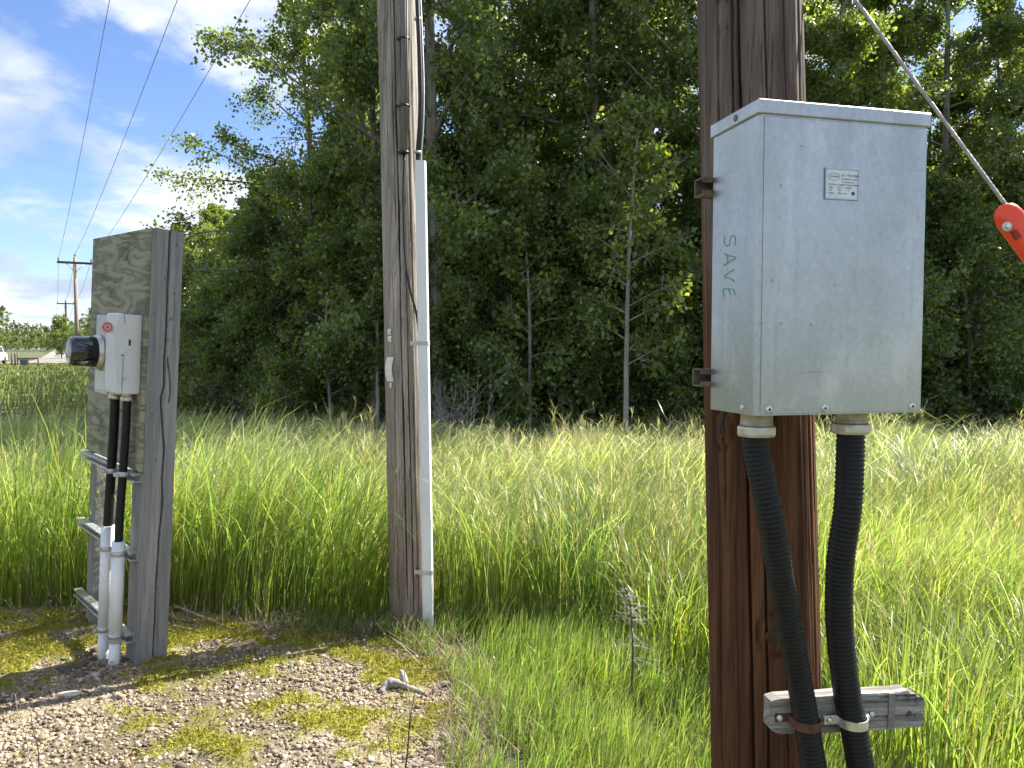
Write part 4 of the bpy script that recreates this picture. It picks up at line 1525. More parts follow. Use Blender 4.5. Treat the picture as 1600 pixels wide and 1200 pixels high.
for (yy, zq, s) in ((.118, 2.10, .0045), (.066, 1.93, .004), (.115, 1.86, .004), (.104, 1.73, .008), (.09, 1.62, .009), (.055, 1.585, .004), (.085, .93, .0045), (.09, .905, .003), (.085, .60, .006), (.125, .78, .003), (.055, 1.02, .006), (.09, .36, .005), (.065, .85, .003), (.05, .25, .0035), (.09, .33, .004), (.045, .42, .003), (.12, .72, .003), (.03, 1.25, .003), (.02, 1.75, .003)):
    dep = np.maximum(dep, .010 * np.clip(1 - (((YC - yy) / s) ** 2 + ((ZC - zq) / (s * 1.2)) ** 2), 0, 1) ** .5)
dep = dep + .0012 * (fbm(YC * 130, ZC * 3, 12, 3) - .5)
XC = -dep
V = np.stack([XC, YC, ZC], -1).reshape(-1, 3)
m_, n_ = ZC.shape
i = np.arange(m_ * n_).reshape(m_, n_)
F1 = np.stack([i[:-1, :-1], i[:-1, 1:], i[1:, 1:], i[1:, :-1]], -1).reshape(-1, 4)
post = link('post', np_mesh('post', V, F1, smooth=True), 'post_wood', stand)
g = MB()
g.box(-PW, -.052, 0, PW, -.25, HT)
g.box(-.053, -.0006, 0, .0005, -.25, HT)
g.box(-.053, -.0006, PW - .0005, PW, -.25, HT)
g.box(-.053, -.0006, .001, PW - .001, HT - .0012, HT - .0002)
g.build('post_core', 'post_wood', post)
UL = .80
g = MB()
g.box(-UL - .06, -UL + .05, .005, PW - .02, -.25, HT - .02, .004)
g.build('post', 'post_wood', stand)
pl0 = .965
ply = MB()
ubox(ply, .002, .87, .0, .019, pl0, HT - .004, .0015)
ply.build('plywood_panel', 'plywood', stand)
for (uu, zq, s) in ((.30, 2.03, .016), (.36, 1.93, .014), (.20, 1.95, .012), (.13, 2.02, .010), (.33, 1.80, .012)):
    X = Matrix.Translation((-uu, -.019, zq)) @ Matrix.Rotation(math.pi / 2, 4, 'X') @ Matrix.Diagonal((1.1, 2.0, 1, 1))
    MB().lathe([(s * .5, -.002), (s * .5, .0006)], 12, X).build('knot', mat('plywood_knot', (.06, .055, .038), (.12, .115, .08), 40, rough=.9), stand)


def channel(g, u0, u1, v0, zc, s=.041):
    h, t, d = s / 2, .003, .041
    ubox(g, u0, u1, v0, v0 + t, zc - h, zc + h)
    ubox(g, u0, u1, v0 + t, v0 + d, zc + h - t, zc + h)
    ubox(g, u0, u1, v0 + t, v0 + d, zc - h, zc - h + t)
    ubox(g, u0, u1, v0 + d - t, v0 + d - .0004, zc + h - .010, zc + h - t)
    ubox(g, u0, u1, v0 + d - t, v0 + d - .0004, zc - h + t, zc - h + .010)


for (zc, v0, u0, u1) in ((.955 - .022, .0005, .01, .90), (.535, .0005, .025, .93), (.115, .0005, .03, .93)):
    g = MB()
    channel(g, u0, u1, v0, zc)
    g.build('strut_channel', 'zinc_dull', stand)

SM = Matrix.Translation(base) @ rot.to_4x4()


def sworld(u, v, z):
    return SM @ Vector((-u, -v, z))


def stand_thing(name, u, v, z, label, cat, group=None):
    o = empty(name, sworld(u, v, z), rot)
    tag(o, label, cat, group)
    return o


class SB(MB):
    """shape in stand coordinates, rebased to a thing standing at (u, v, z)"""

    def put(s, name, m, parent, o):
        return s.build(name, m, parent, Matrix.Translation((o[0], o[1], -o[2])))


# disconnect switch box
o_sw = (.085, .019, 1.30)
sw = stand_thing('switch_box', *o_sw, 'light grey disconnect switch box on plywood beside the meter', 'switch box')
SV = .130
g = SB()
ubox(g, .035, .215, .0195, SV - .03, 1.35, 1.74, .003)
bx = g.put('body', 'box_grey', sw, o_sw)
g = SB()
ubox(g, .033, .217, SV - .030, SV, 1.348, 1.744, .008)
g.put('cover', 'box_grey', sw, o_sw)
# lever plate on the side: a pointed plate with slot and small holes
g = SB()
poly = [(.125, 1.655), (.105, 1.66), (.062, 1.58), (.062, 1.565), (.072, 1.545), (.118, 1.47), (.132, 1.475), (.150, 1.60), (.150, 1.63)]
vs = [(-.0345, -p[0], p[1] + .04) for p in poly] + [(-.0305, -p[0], p[1] + .04) for p in poly]
n = len(poly)
g.add(vs, [tuple(range(n)), tuple(range(2 * n - 1, n - 1, -1))] + [(i, i + n, (i + 1) % n + n, (i + 1) % n) for i in range(n)])
lev = g.put('lever_plate', 'box_grey', sw, o_sw)
g = SB()
g.box(-.0308, -.0299, -.081, -.071, 1.588, 1.618, 0)
g.put('slot', 'dark_hole', lev, o_sw)
g = SB().lathe([(.0045, 0), (.0045, .001)], 10, Matrix.Translation((-.0307, -.108, 1.540)) @ Matrix.Rotation(math.pi / 2, 4, 'Y'))
g.put('hole', 'dark_hole', lev, o_sw)
# handle arm and round red knob
g = SB()
g.box(-.052, -.0355, -.178, -.140, 1.646, 1.672, .003)
arm = g.put('handle', 'box_grey', sw, o_sw)
X = Matrix.Translation((-.044, -.178, 1.672)) @ Matrix.Rotation(math.radians(90), 4, 'Y') @ Matrix.Rotation(math.radians(0), 4, 'X')
g = SB().lathe([(.026, -.010), (.029, -.007), (.029, .007), (.026, .010)], 22, X)
kn = g.put('knob', 'pale_seal', sw, o_sw)
g = SB().lathe([(.022, .0098), (.022, .0112)], 22, X)
kr = g.put('knob_ring', 'red_seal', kn, o_sw)
g = SB().lathe([(.014, .0110), (.014, .0122)], 18, X)
g.put('knob_inset', 'pale_seal', kn, o_sw)
g = SB().lathe([(.008, .0120), (.008, .0132)], 14, X)
g.put('knob_centre', 'red_seal', kn, o_sw)
for (vv, zq) in ((SV - .03, 1.548), (SV - .035, 1.425)):
    g = SB()
    X = Matrix.Translation((-.0345, -vv, zq)) @ Matrix.Rotation(math.pi / 2, 4, 'Y')
    g.lathe([(.008, -.002), (.008, .003), (.005, .006)], 10, X)
    g.put('latch', 'zinc_dull', sw, o_sw)

# meter socket with its dark glass meter
o_me = (.50, .019, 1.33)
mt = stand_thing('electric_meter', *o_me, 'electric meter with black glass dome on pale grey socket box', 'electric meter')
g = SB()
ubox(g, .40, .61, .0195, .062, 1.315, 1.735, .004)
g.put('socket_box', 'box_grey_dark', mt, o_me)
g = SB()
ubox(g, .43, .585, .062, .067, 1.335, 1.44, .002)
g.put('socket_cover', 'box_grey', mt, o_me)
MU, MZ = .52, 1.535
XM = Matrix.Translation((-MU, -.062, MZ)) @ Matrix.Rotation(math.pi / 2, 4, 'X')
g = SB().lathe([(.094, 0), (.094, .012), (.090, .016), (.090, .026), (.086, .03)], 36, XM)
g.put('ring', 'meter_ring', mt, o_me)
g = SB().lathe([(.082, .028), (.082, .036), (.0805, .05), (.079, .130), (.076, .142), (.070, .148), (.03, .150)], 36, XM)
gl = g.put('glass_dome', 'meter_glass', mt, o_me)
g = SB().lathe([(.068, .1490), (.066, .1512), (.03, .1520)], 30, XM)
g.put('face_plate', mat('meter_front', (.03, .032, .035), rough=.12), gl, o_me)
g = SB()
g.box(-MU - .022, -MU + .022, -.062 - .1545, -.062 - .151, MZ - .062, MZ - .036)
g.put('number_plate', 'meter_face', gl, o_me)
g = SB().lathe([(.012, -.004), (.012, .006), (.008, .010)], 12, Matrix.Translation((-MU + .01, -.100, MZ - .097)))
g.put('seal', 'zinc_dull', mt, o_me)

# two conduits: black above, white pipe below, each with its clamps
for ci_, (lab, u, v, z_split, z_bot, ub_, vb_, rb, rw) in enumerate((
        ('left hand conduit of the meter stand, black above and white below', .205, .080, .66, -.12, .222, .086, .023, .0315),
        ('right hand conduit of the meter stand, black above and white below', .090, .060, .605, -.12, .098, .072, .0205, .0315))):
    o_c = (u, v, -.1)
    root = stand_thing('conduit', *o_c, lab, 'conduit', 'conduits on the meter stand')
    g = SB()
    X = Matrix.Translation((-u, -v, 1.35))
    g.lathe([(.030, .004), (.030, -.004), (.0265, -.005), (.0265, -.016), (.031, -.018), (.031, -.034), (.028, -.038)], 16, X)
    g.put('fitting', 'nut', root, o_c)
    path = smooth_path([(-u, -v, 1.32), (-u, -v, 1.17), (-(u * .5 + ub_ * .5), -(v * .4 + vb_ * .6), .9), (-ub_, -vb_, .7), (-ub_, -vb_, z_split - .03)], 40)
    pts, rad = [], []
    NN = 240
    for i in range(NN + 1):
        s = i / NN * 40
        k = min(int(s), 39)
        pts.append(path[k].lerp(path[k + 1], s - k))
        rad.append(rb - (.0014 * (.5 - .5 * math.cos(i * 2 * math.pi / 4)) if ci_ == 1 else .0004 * (i % 2)))
    g = SB().tube(pts, rad, 14)
    g.put('black_pipe', 'black_flex', root, o_c)
    g = SB()
    zm = .12 if ci_ == 0 else .09
    g.lathe([(rw - .004, zm), (rw, zm), (rw, z_split), (rw - .004, z_split)], 20, Matrix.Translation((-ub_, -vb_, 0)))
    g.put('white_pipe', 'pvc', root, o_c)
    g = SB()
    g.lathe([(rw - .004, z_bot), (rw - .004, zm + .02)], 20, Matrix.Translation((-ub_, -vb_, 0)))
    g.put('pipe_foot', 'pvc', root, o_c)
    for zc in (.945, .545, .125):
        uu, vv, rr_ = (ub_, vb_, rw) if zc < .8 else ((u + ub_) / 2, (v + vb_) / 2, rb)
        g = SB()
        g.lathe([(rr_ + .0008, -.012), (rr_ + .0045, -.011), (rr_ + .0045, .011), (rr_ + .0008, .012)], 18, Matrix.Translation((-uu, -vv, zc)))
        ubox(g, uu - .005, uu + .005, vv + rr_, vv + rr_ + .022, zc - .010, zc + .010)
        cl = g.put('clamp', 'zinc_dull', root, o_c)
        g = SB().tube([(-uu - .020, -(vv + rr_ + .014), zc), (-uu + .020, -(vv + rr_ + .014), zc)], .004, 6)
        g.put('bolt', 'bolt', cl, o_c)

# ------------------------------------------------------------------ sticks, driftwood, stones on the pad
def gp(px, py):
    d = CAM_H * FPX / (py - 545)
    X_, Y_ = (px - 800) / FPX * d, d
    return Vector((X_, Y_, float(pad_z(X_, Y_))))


def stick(pts, r, m, label, name='stick', cat='stick', lift=.008, twigs=()):
    P = [gp(*p[:2]) + Vector((0, 0, lift + (p[2] if len(p) > 2 else 0))) for p in pts]
    S_ = smooth_path(P, 24)
    g = MB().tube(S_, [r * (1 - .6 * i / 24) * (1 + .15 * math.sin(i * 1.7)) for i in range(25)], 7)
    for (t, dx, dy, dz) in twigs:
        b = S_[int(t * 24)]
        g.tube(smooth_path([b, b + Vector((dx * .5, dy * .5, dz * .6)), b + Vector((dx, dy, dz))], 6), [r * .5, r * .4, r * .35, r * .3, r * .25, r * .2, r * .15], 5)
    return tag(g.build(name, m), label, cat)


stick([(30, 938), (80, 944, .02), (160, 948, .01), (235, 966), (300, 975)], .011, 'dark_twig', 'dark fallen branch behind the meter stand', 'fallen_branch', 'branch', .02, [(.2, -.2, .1, .35), (.35, .1, .1, .22)])
stick([(264, 956, .03), (300, 965, .02), (340, 975, .01), (380, 984)], .008, 'dead_twig', 'long pale bare stick on ground right of the meter stand')
stick([(262, 978, .01), (290, 982, .01), (320, 986)], .007, 'dead_twig', 'short pale stick lying below the long one right of meter stand')
stick([(20, 860, .1), (30, 900, .1), (45, 925, .03), (90, 945, .02)], .006, 'dead_twig', 'thin pale bent twig at the left picture edge', 'twig', 'twig')
dw = gp(620, 1068)
drift = empty('driftwood', dw)
tag(drift, 'bleached knotty driftwood lump lying on yellow moss', 'driftwood')
g = MB()
di = Matrix.Translation(-dw)
S_ = smooth_path([gp(590, 1074), gp(604, 1066) + Vector((0, 0, .02)), gp(622, 1068) + Vector((0, 0, .025)), gp(645, 1072) + Vector((0, 0, .012)), gp(665, 1076)], 20)
g.tube(S_, [.012 + .014 * math.sin(min(i, 12) / 12 * math.pi) ** 2 + .003 * math.sin(i * 2.3) for i in range(21)], 9)
g.build('log', 'driftwood', drift, di)
S_ = smooth_path([gp(632, 1066), gp(628, 1060) + Vector((0, 0, .03)), gp(623, 1056) + Vector((0, 0, .055))], 8)
MB().tube(S_, [.014, .015, .016, .017, .017, .016, .014, .011, .007], 8).build('branch_stub', 'driftwood', drift, di)
for (pts, lab) in (([(628, 1230, 0), (632, 1170, .02), (636, 1130, .04), (634, 1075, .10), (635, 1015, .20)], 'tall thin pale dry stalk standing in foreground gravel'),):
    pass


def stalk(px, base_y, top_px, top_y, r, m, label, wob=.01, twigs=0):
    b = gp(px, base_y)
    d = b.y
    t = at(top_px, top_y, d)
    P = smooth_path([b - Vector((0, 0, .05)), b.lerp(t, .35) + Vector((wob, 0, 0)), b.lerp(t, .7) - Vector((wob, 0, 0)), t], 16)
    g = MB().tube(P, [r * (1 - .6 * i / 16) for i in range(17)], 6)
    for k in range(twigs):
        q_ = P[6 + (k * 3) % 10]
        g.tube([q_, q_ + Vector((random.uniform(-.05, .05), random.uniform(-.02, .02), .06))], [r * .4, r * .2], 5)
    return tag(g.build('stalk', m), label, 'stalk')


stalk(634, 1130, 635, 1015, .0028, 'dead_twig', 'tall thin pale dry stalk standing in the gravel')
stalk(624, 1215, 648, 1086, .0042, 'dark_twig', 'leaning dark stalk at the bottom edge of the gravel', .004, 2)
stalk(608, 1210, 606, 1128, .0026, 'dark_twig', 'short upright dark stalk left of the leaning one', .002)
stalk(28, 1180, 24, 1085, .0026, 'dead_twig', 'thin pale stalk at the lower left picture corner', .006)
stalk(44, 1190, 48, 1108, .0024, 'dark_twig', 'thin dark stalk at the lower left picture corner', .004)


def rock(px, py, r, label, sq=.6):
    p = gp(px, py)
    v = ICO * (1 + .2 * R.standard_normal((12, 1))) * np.array((r * 1.3, r, r * sq))
    g = MB()
    g.add([tuple(q) for q in v], [tuple(f) for f in ICF])
    o = g.build('stone', 'stone')
    o.modifiers.new('s', 'SUBSURF').levels = 1
    o.modifiers['s'].render_levels = 1
    o.location = p + Vector((0, 0, r * sq * .3))
    return tag(o, label, 'stone')


rock(92, 1083, .055, 'flat pinkish stone on dirt below the meter stand', .35)
rock(136, 1053, .028, 'small pale stone beside the meter stand shadow', .5)
rock(262, 1022, .02, 'small pale stone at foot of near timber post', .6)

# dirt lumps round the pipe feet
for k in range(14):
    p = sworld(R.uniform(.05, .35), R.uniform(.08, .28), 0)
    rr_ = R.uniform(.012, .03)
    v = ICO * (1 + .25 * R.standard_normal((12, 1))) * np.array((rr_ * 1.2, rr_, rr_ * .7))
    o = MB().add([tuple(q) for q in v], [tuple(f) for f in ICF]).build('dirt_clod', M.setdefault('clod', mat('dark_clod', (.06, .048, .035), (.11, .09, .065), 50, rough=.95)))
    o.location = (p.x, p.y, float(pad_z(p.x, p.y)) + rr_ * .2)
    tag(o, 'dark clod of earth at the foot of the meter stand pipes', 'clod', 'clods of earth at the meter stand')


# ------------------------------------------------------------------ plants: generator
def tubes_np(paths, k=5):
    vs, fs, o = [], [], 0
    for pts, rad in paths:
        pts = np.asarray(pts, dtype=float)
        n = len(pts)
        t = np.gradient(pts, axis=0)
        t /= np.linalg.norm(t, axis=1)[:, None] + 1e-9
        ref = np.array((0, 0, 1.0)) if abs(t[0, 2]) < .9 else np.array((1.0, 0, 0))
        a = np.cross(t, ref)
        a /= np.linalg.norm(a, axis=1)[:, None] + 1e-9
        b = np.cross(t, a)
        th = np.arange(k) * 2 * math.pi / k
        ring = pts[:, None] + np.asarray(rad)[:, None, None] * (np.cos(th)[None, :, None] * a[:, None] + np.sin(th)[None, :, None] * b[:, None])
        vs.append(ring.reshape(-1, 3))
        i = np.arange(n * k).reshape(n, k) + o
        j = np.roll(i, -1, axis=1)
        fs.append(np.stack([i[:-1], j[:-1], j[1:], i[1:]], -1).reshape(-1, 4))
        o += n * k
    return np.concatenate(vs), np.concatenate(fs)


def leaves_np(pos, out, size, cols, rg, hang=.5):
    """kite shaped folded leaves: 4 vertices, 2 triangles each"""
    n = len(pos)
    d = rg.standard_normal((n, 3)) + np.array((0, 0, -hang)) + .4 * out
    d /= np.linalg.norm(d, axis=1)[:, None]
    s = np.cross(d, rg.standard_normal((n, 3)))
    s /= np.linalg.norm(s, axis=1)[:, None] + 1e-9
    nn = np.cross(d, s)
    L = (size * rg.uniform(.6, 1.3, n))[:, None]
    W = L * .40
    p0 = pos
    p2 = pos + d * L
    p1 = pos + d * L * .42 + s * W + nn * L * .10
    p3 = pos + d * L * .42 - s * W + nn * L * .10
    V = np.stack([p0, p1, p2, p3], 1).reshape(-1, 3)
    b = 4 * np.arange(n)[:, None]
    Fc = np.concatenate([b + np.array([[0, 1, 2]]), b + np.array([[0, 2, 3]])], 1).reshape(-1, 3)
    return V, Fc, np.repeat(cols, 4, 0)


def make_tree(seed, H, base, spread, n1, n2, nleaf, lsize, r0, lean=0.0, wob=.25, up=(.35, 1.0), hue=0, top=.12, leafiness=1.0, skirt=.35):
    rg = np.random.default_rng(seed)
    n = 14
    t = np.linspace(0, 1, n)
    ang = rg.uniform(0, 6.28)
    tr = np.zeros((n, 3))
    tr[:, 2] = t * H
    tr[:, 0] = lean * H * t ** 1.5 + wob * np.sin(t * 3.1 + ang) * t
    tr[:, 1] = wob * np.sin(t * 2.3 + ang * 2) * t
    rad = r0 * (1 - t) ** .85 + .012
    paths = [(tr, rad)]
    lp, lo = [], []
    for i in range(n1):
        f = base + (1 - base) * ((i + rg.uniform(0, 1)) / n1) ** .9 * .985
        p = np.array([np.interp(f, t, tr[:, c]) for c in range(3)])
        q = (f - base) / (1 - base)
        L = spread * (top + (1 - top) * (math.sin(math.pi * min(1, skirt + (1 - skirt) * q)) ** .8)) * rg.uniform(.55, 1.25)
        az = i * 2.399 + rg.normal(0, .5)
        el = rg.uniform(*up) * (.6 + .5 * q)
        dv = np.array((math.cos(az) * math.cos(el), math.sin(az) * math.cos(el), math.sin(el)))
        m = 7
        s = np.linspace(0, 1, m)
        bend = rg.normal(0, .18, 3)
        br = p + dv * L * s[:, None] + bend * L * (s ** 2)[:, None] + np.array((0, 0, -.12 * L)) * (s ** 2.5)[:, None]
        rb = max(.010, r0 * .34 * (1 - f) ** .6) * (1 - .85 * s)
        paths.append((br, rb + .003))
        for k in range(n2):
            u = rg.uniform(.2, 1.0)
            pp = np.array([np.interp(u, s, br[:, c]) for c in range(3)])
            d2 = dv + rg.normal(0, .65, 3)
            d2 /= np.linalg.norm(d2)
            L2 = L * rg.uniform(.18, .45) * (1.15 - .5 * u)
            s2 = np.linspace(0, 1, 4)
            b2 = pp + d2 * L2 * s2[:, None] + np.array((0, 0, -.18 * L2)) * (s2 ** 2)[:, None]
            paths.append((b2, .006 * (1 - .7 * s2) + .0015))
            if rg.uniform() < leafiness:
                c = max(2, int(nleaf / (n1 * n2) * rg.uniform(.4, 1.6)))
                w = rg.uniform(.15, 1.05, c)
                base_p = pp + d2 * (L2 * w)[:, None] + np.array((0, 0, -.18 * L2)) * (w ** 2)[:, None]
                lp.append(base_p + rg.normal(0, .07 + .045 * L2, (c, 3)))
                lo.append(np.repeat(d2[None], c, 0))
    v, f = tubes_np(paths, 5)
    trunk = np_mesh('trunk', v, f, smooth=True)
    lp = np.concatenate(lp)
    lo = np.concatenate(lo)
    nl = len(lp)
    pals = [[(.088, .128, .052), (.110, .155, .058), (.066, .100, .046), (.165, .195, .060)],
            [(.105, .150, .054), (.135, .178, .060), (.082, .118, .048), (.190, .208, .062)],
            [(.03, .06, .022), (.04, .075, .026), (.028, .05, .02), (.06, .085, .026)]][hue]
    cl = np.array(pals)[rg.choice(4, nl, p=[.36, .3, .22, .12])] * rg.uniform(.95, 1.75, (nl, 1))
    V, Fc, C = leaves_np(lp, lo, lsize, cl, rg)
    return trunk, np_mesh('crown', V, Fc, C)


VAR = {
    'poplar_a': make_tree(1, 12.0, .16, 2.3, 46, 9, 43000, .076, .13, .02),
    'poplar_b': make_tree(2, 11.0, .12, 2.1, 44, 9, 40000, .076, .11, -.03, hue=1),
    'poplar_c': make_tree(3, 13.0, .20, 2.5, 48, 9, 43000, .078, .14, .01),
    'poplar_d': make_tree(4, 9.0, .10, 1.9, 40, 9, 38000, .074, .09, .04, hue=1),
    'dark_a': make_tree(5, 10.5, .10, 2.2, 44, 9, 40000, .076, .12, .0, hue=0),
    'sapling': make_tree(6, 5.2, .28, 1.0, 24, 6, 3600, .085, .035, .03, hue=1, wob=.12),
    'sapling_b': make_tree(7, 4.2, .22, .9, 20, 6, 3000, .085, .028, -.04, hue=1, wob=.15),
    'shrub': make_tree(8, 2.6, .03, 1.5, 26, 8, 7000, .085, .03, .05, up=(.5, 1.25), hue=0, skirt=.55, top=.3),
    'shrub_b': make_tree(9, 2.0, .03, 1.3, 24, 8, 5600, .08, .028, -.05, up=(.4, 1.2), hue=1, skirt=.6, top=.3),
    'spreading': make_tree(10, 11.5, .20, 3.3, 44, 9, 36000, .084, .16, -.02, wob=.4, up=(.15, .85), hue=0, skirt=.45),
    'sparse': make_tree(12, 9.5, .18, 1.6, 34, 7, 2400, .085, .08, .01, up=(.6, 1.2), hue=1, leafiness=.35),
    'understory': make_tree(15, 5.0, .05, 1.35, 40, 8, 20000, .068, .05, .03, hue=0, skirt=.3, top=.25),
    'understory_b': make_tree(16, 4.2, .05, 1.3, 36, 8, 18000, .068, .045, -.04, hue=1, skirt=.35, top=.25),
    'far': make_tree(13, 13.0, .12, 2.6, 32, 6, 8000, .24, .13, .0, hue=1),
    'far_b': make_tree(14, 15.0, .25, 2.3, 32, 6, 7500, .24, .12, .0, hue=0),
}
FIRST = {}


def plant(kind, x, y, s, label, group, name='tree', bark='bark', rz_=None, cat='tree', sz=None):
    tme, cme = VAR[kind]
    root = empty(name, (x, y, float(gz(x, y)) - .05))
    root.rotation_euler = (0, 0, R.uniform(0, 6.28) if rz_ is None else rz_)
    root.scale = (s, s, s if sz is None else sz)
    t = bpy.data.objects.new('trunk', tme)
    c = bpy.data.objects.new('crown', cme)
    for o, m in ((t, bark), (c, 'leaf')):
        COL.objects.link(o)
        o.parent = root
        if not o.data.materials:
            o.data.materials.append(M[m])
        if o.data.materials[0] != M[m]:
            o.material_slots[0].link = 'OBJECT'
            o.material_slots[0].material = M[m]
    tag(root, label, cat, group)
    return root


def pxy(px, d):
    return ((px - 800) / FPX * d, d)


# single trees one can point at
plant('spreading', *pxy(500, 15.5), .82, 'big spreading leafy tree reaching left into the sky beside weathered pole', None, rz_=1.7)
plant('sparse', *pxy(558, 14.6), 1.05, 'tall half bare thin tree just left of the weathered pole', None)
plant('sapling', *pxy(978, 11.2), 1.02, 'slender pale trunked sapling in front of the dark wood, left of brown pole', None, 'sapling', 'pale_bark', cat='sapling')
plant('sapling_b', *pxy(825, 12.0), 1.05, 'thin pale sapling at the wood edge midway between the two poles', None, 'sapling', 'pale_bark', cat='sapling')
plant('sapling', *pxy(590, 13.0), .95, 'leaning pale sapling just left of the weathered pole foot', None, 'sapling', 'pale_bark', cat='sapling')
plant('sapling_b', *pxy(520, 13.6), .9, 'thin pale sapling between meter stand and weathered pole', None, 'sapling', 'pale_bark', cat='sapling')
plant('shrub_b', *pxy(452, 13.8), .75, 'bright green young shrub at wood foot between stand and weathered pole', None, 'shrub', cat='shrub')
plant('shrub_b', *pxy(762, 11.6), .32, 'small bright shrub beside the bare bush at the wood foot', None, 'shrub', cat='shrub')

# the wood: rows behind the edge
LAB_IN = 'leafy tree in the dense wood behind the tall grass'
GRP_IN = 'trees of the dense wood behind the grass'
kinds = ['poplar_a', 'poplar_b', 'poplar_c', 'poplar_d', 'dark_a']
row = 0
for (dep0, step, jit, ys, rs) in ((13.2, 1.35, .5, 0, 1.0), (15.2, 1.5, .6, .6, .86), (17.6, 1.7, .8, .2, .74), (20.5, 2.0, 1.0, .8, .68), (24.5, 2.4, 1.2, .4, .66)):
    x = -2.2 + ys
    while x < .72 * dep0 + (15 if dep0 < 18 else 3.2):
        xx = x + R.normal(0, jit * .4)
        yy = dep0 + R.normal(0, jit * .5) + .04 * xx + .22 * max(xx - 5, 0)
        s = R.uniform(.86, 1.08) * rs
        if xx > .5 * dep0:
            s *= .86
        where = ('between the two big poles' if xx / yy < .22 else 'behind the cabinet' if xx / yy < .54 else 'right of the cabinet')
        which = 'tall leafy tree in front row of the dense wood, ' if dep0 < 14 else 'leafy tree deeper inside the dense wood, '
        plant(kinds[R.integers(0, 5)], xx, yy, s, which + where, GRP_IN + ', ' + where.split(',')[0])
        x += step * R.uniform(.8, 1.2)
# lower wood towards the left, stepping back along the power line
for (px, d, h) in ((600, 16.5, 8.2), (560, 17.5, 6.6), (520, 16.5, 6.0), (480, 18.5, 6.2), (445, 17.0, 5.6), (415, 18.0, 5.8), (385, 19, 5.8), (360, 20.5, 5.6), (335, 22, 5.6), (540, 21, 6.4), (500, 23, 6.4), (455, 22, 6.0), (410, 24, 6.4), (370, 26, 6.4), (340, 28, 6.6), (620, 19, 7.4), (590, 22, 7.0), (640, 23, 8.5), (575, 27, 7.5), (520, 28, 7.2), (460, 29, 7.0),
                   (312, 24, 5.7), (300, 27, 6.0), (285, 30, 6.6), (272, 34, 7.0), (260, 38, 7.2), (248, 42, 7.4), (238, 46, 7.4), (226, 50, 7.2), (215, 55, 7.2), (204, 60, 7.0), (194, 66, 7.0), (184, 72, 7.0), (174, 79, 7.0), (165, 87, 7.2), (157, 96, 7.4), (150, 106, 7.6), (144, 118, 7.8),
                   (320, 32, 7.0), (295, 36, 7.0), (275, 42, 7.6), (255, 50, 8)):
    k = ['poplar_b', 'dark_a', 'poplar_d', 'poplar_a'][R.integers(0, 4)]
    H = {'poplar_b': 11, 'dark_a': 10.5, 'poplar_d': 9, 'poplar_a': 12}[k]
    s = h / H
    if px > 325:
        plant(k, *pxy(px, d), s * 1.25, 'leafy tree in lower wood between meter stand and weathered pole', 'trees of the lower wood left of the weathered pole', sz=s)
    else:
        plant(k, *pxy(px, d), s * 1.2, 'leafy tree in the row receding behind the meter stand along the power line', 'trees receding along the power line', sz=s)
plant('sparse', *pxy(318, 23.5), .66, 'thin bare topped tree above the right edge of meter stand', None)
plant('sparse', *pxy(545, 16.8), .9, 'second thin half bare tree behind the tall one at weathered pole', None)

# leafy understorey closing the edge of the wood
for i in range(30):
    px = 600 + 1060 * (i + R.uniform(-.4, .4)) / 30
    d = 12.9 + R.uniform(-.3, .9) + .0012 * max(px - 1200, 0)
    w_ = 'between the two big poles' if px < 1090 else 'right of the brown pole'
    plant(['understory', 'understory_b'][i % 2], *pxy(px, d), R.uniform(.7, 1.05), 'young leafy tree clothed to the ground at the wood edge, ' + w_, 'understorey trees at the wood edge, ' + w_)
for i in range(14):
    px = 300 + 320 * (i + R.uniform(-.4, .4)) / 14
    plant(['understory', 'understory_b'][i % 2], *pxy(px, 15.0 + R.uniform(-.5, 1.0) + max(0, 420 - px) * .03), R.uniform(.7, .95), 'young leafy tree clothed to the ground between stand and weathered pole', 'understorey trees left of the weathered pole')
# shrubs filling the foot of the wood
for i in range(46):
    px = 300 + 1380 * (i + R.uniform(-.4, .4)) / 46
    d = (13.0 + R.uniform(-.2, 1.6)) if px > 650 else (15.2 + R.uniform(-.6, 1.8))
    plant(['shrub', 'shrub_b', 'shrub'][i % 3], *pxy(px, d), R.uniform(.65, 1.1), 'low leafy shrub in the shade along the foot of the wood', 'shrubs along the foot of the wood', 'shrub', cat='shrub')

# far wood beyond the road
for i in range(96):
    px = -140 + 350 * (i + R.uniform(-.5, .5)) / 96
    d = R.uniform(215, 300) if px < 95 else R.uniform(190, 250)
    plant(['far', 'far_b'][i % 2], *pxy(px, d), R.uniform(.50, .68), 'tall thin tree in the far wood beyond the gravel road', 'trees of the far wood', bark='pale_bark')
for (px, d, s) in ((-25, 120, .75), (5, 135, .8), (-60, 110, .7)):
    plant('poplar_b', *pxy(px, d), s, 'sunlit round tree at far left edge beyond the gravel road', 'sunlit trees at the left edge')
plant('shrub', *pxy(97, 105), 2.0, 'round bright green bush beside the far road', None, 'shrub', cat='shrub')


for i in range(36):
    px = -140 + 300 * (i + R.uniform(-.5, .5)) / 36
    plant('shrub', *pxy(px, R.uniform(205, 225)), R.uniform(1.2, 1.9), 'low bush at the foot of the far wood', 'bushes at the foot of the far wood', 'shrub', cat='shrub')


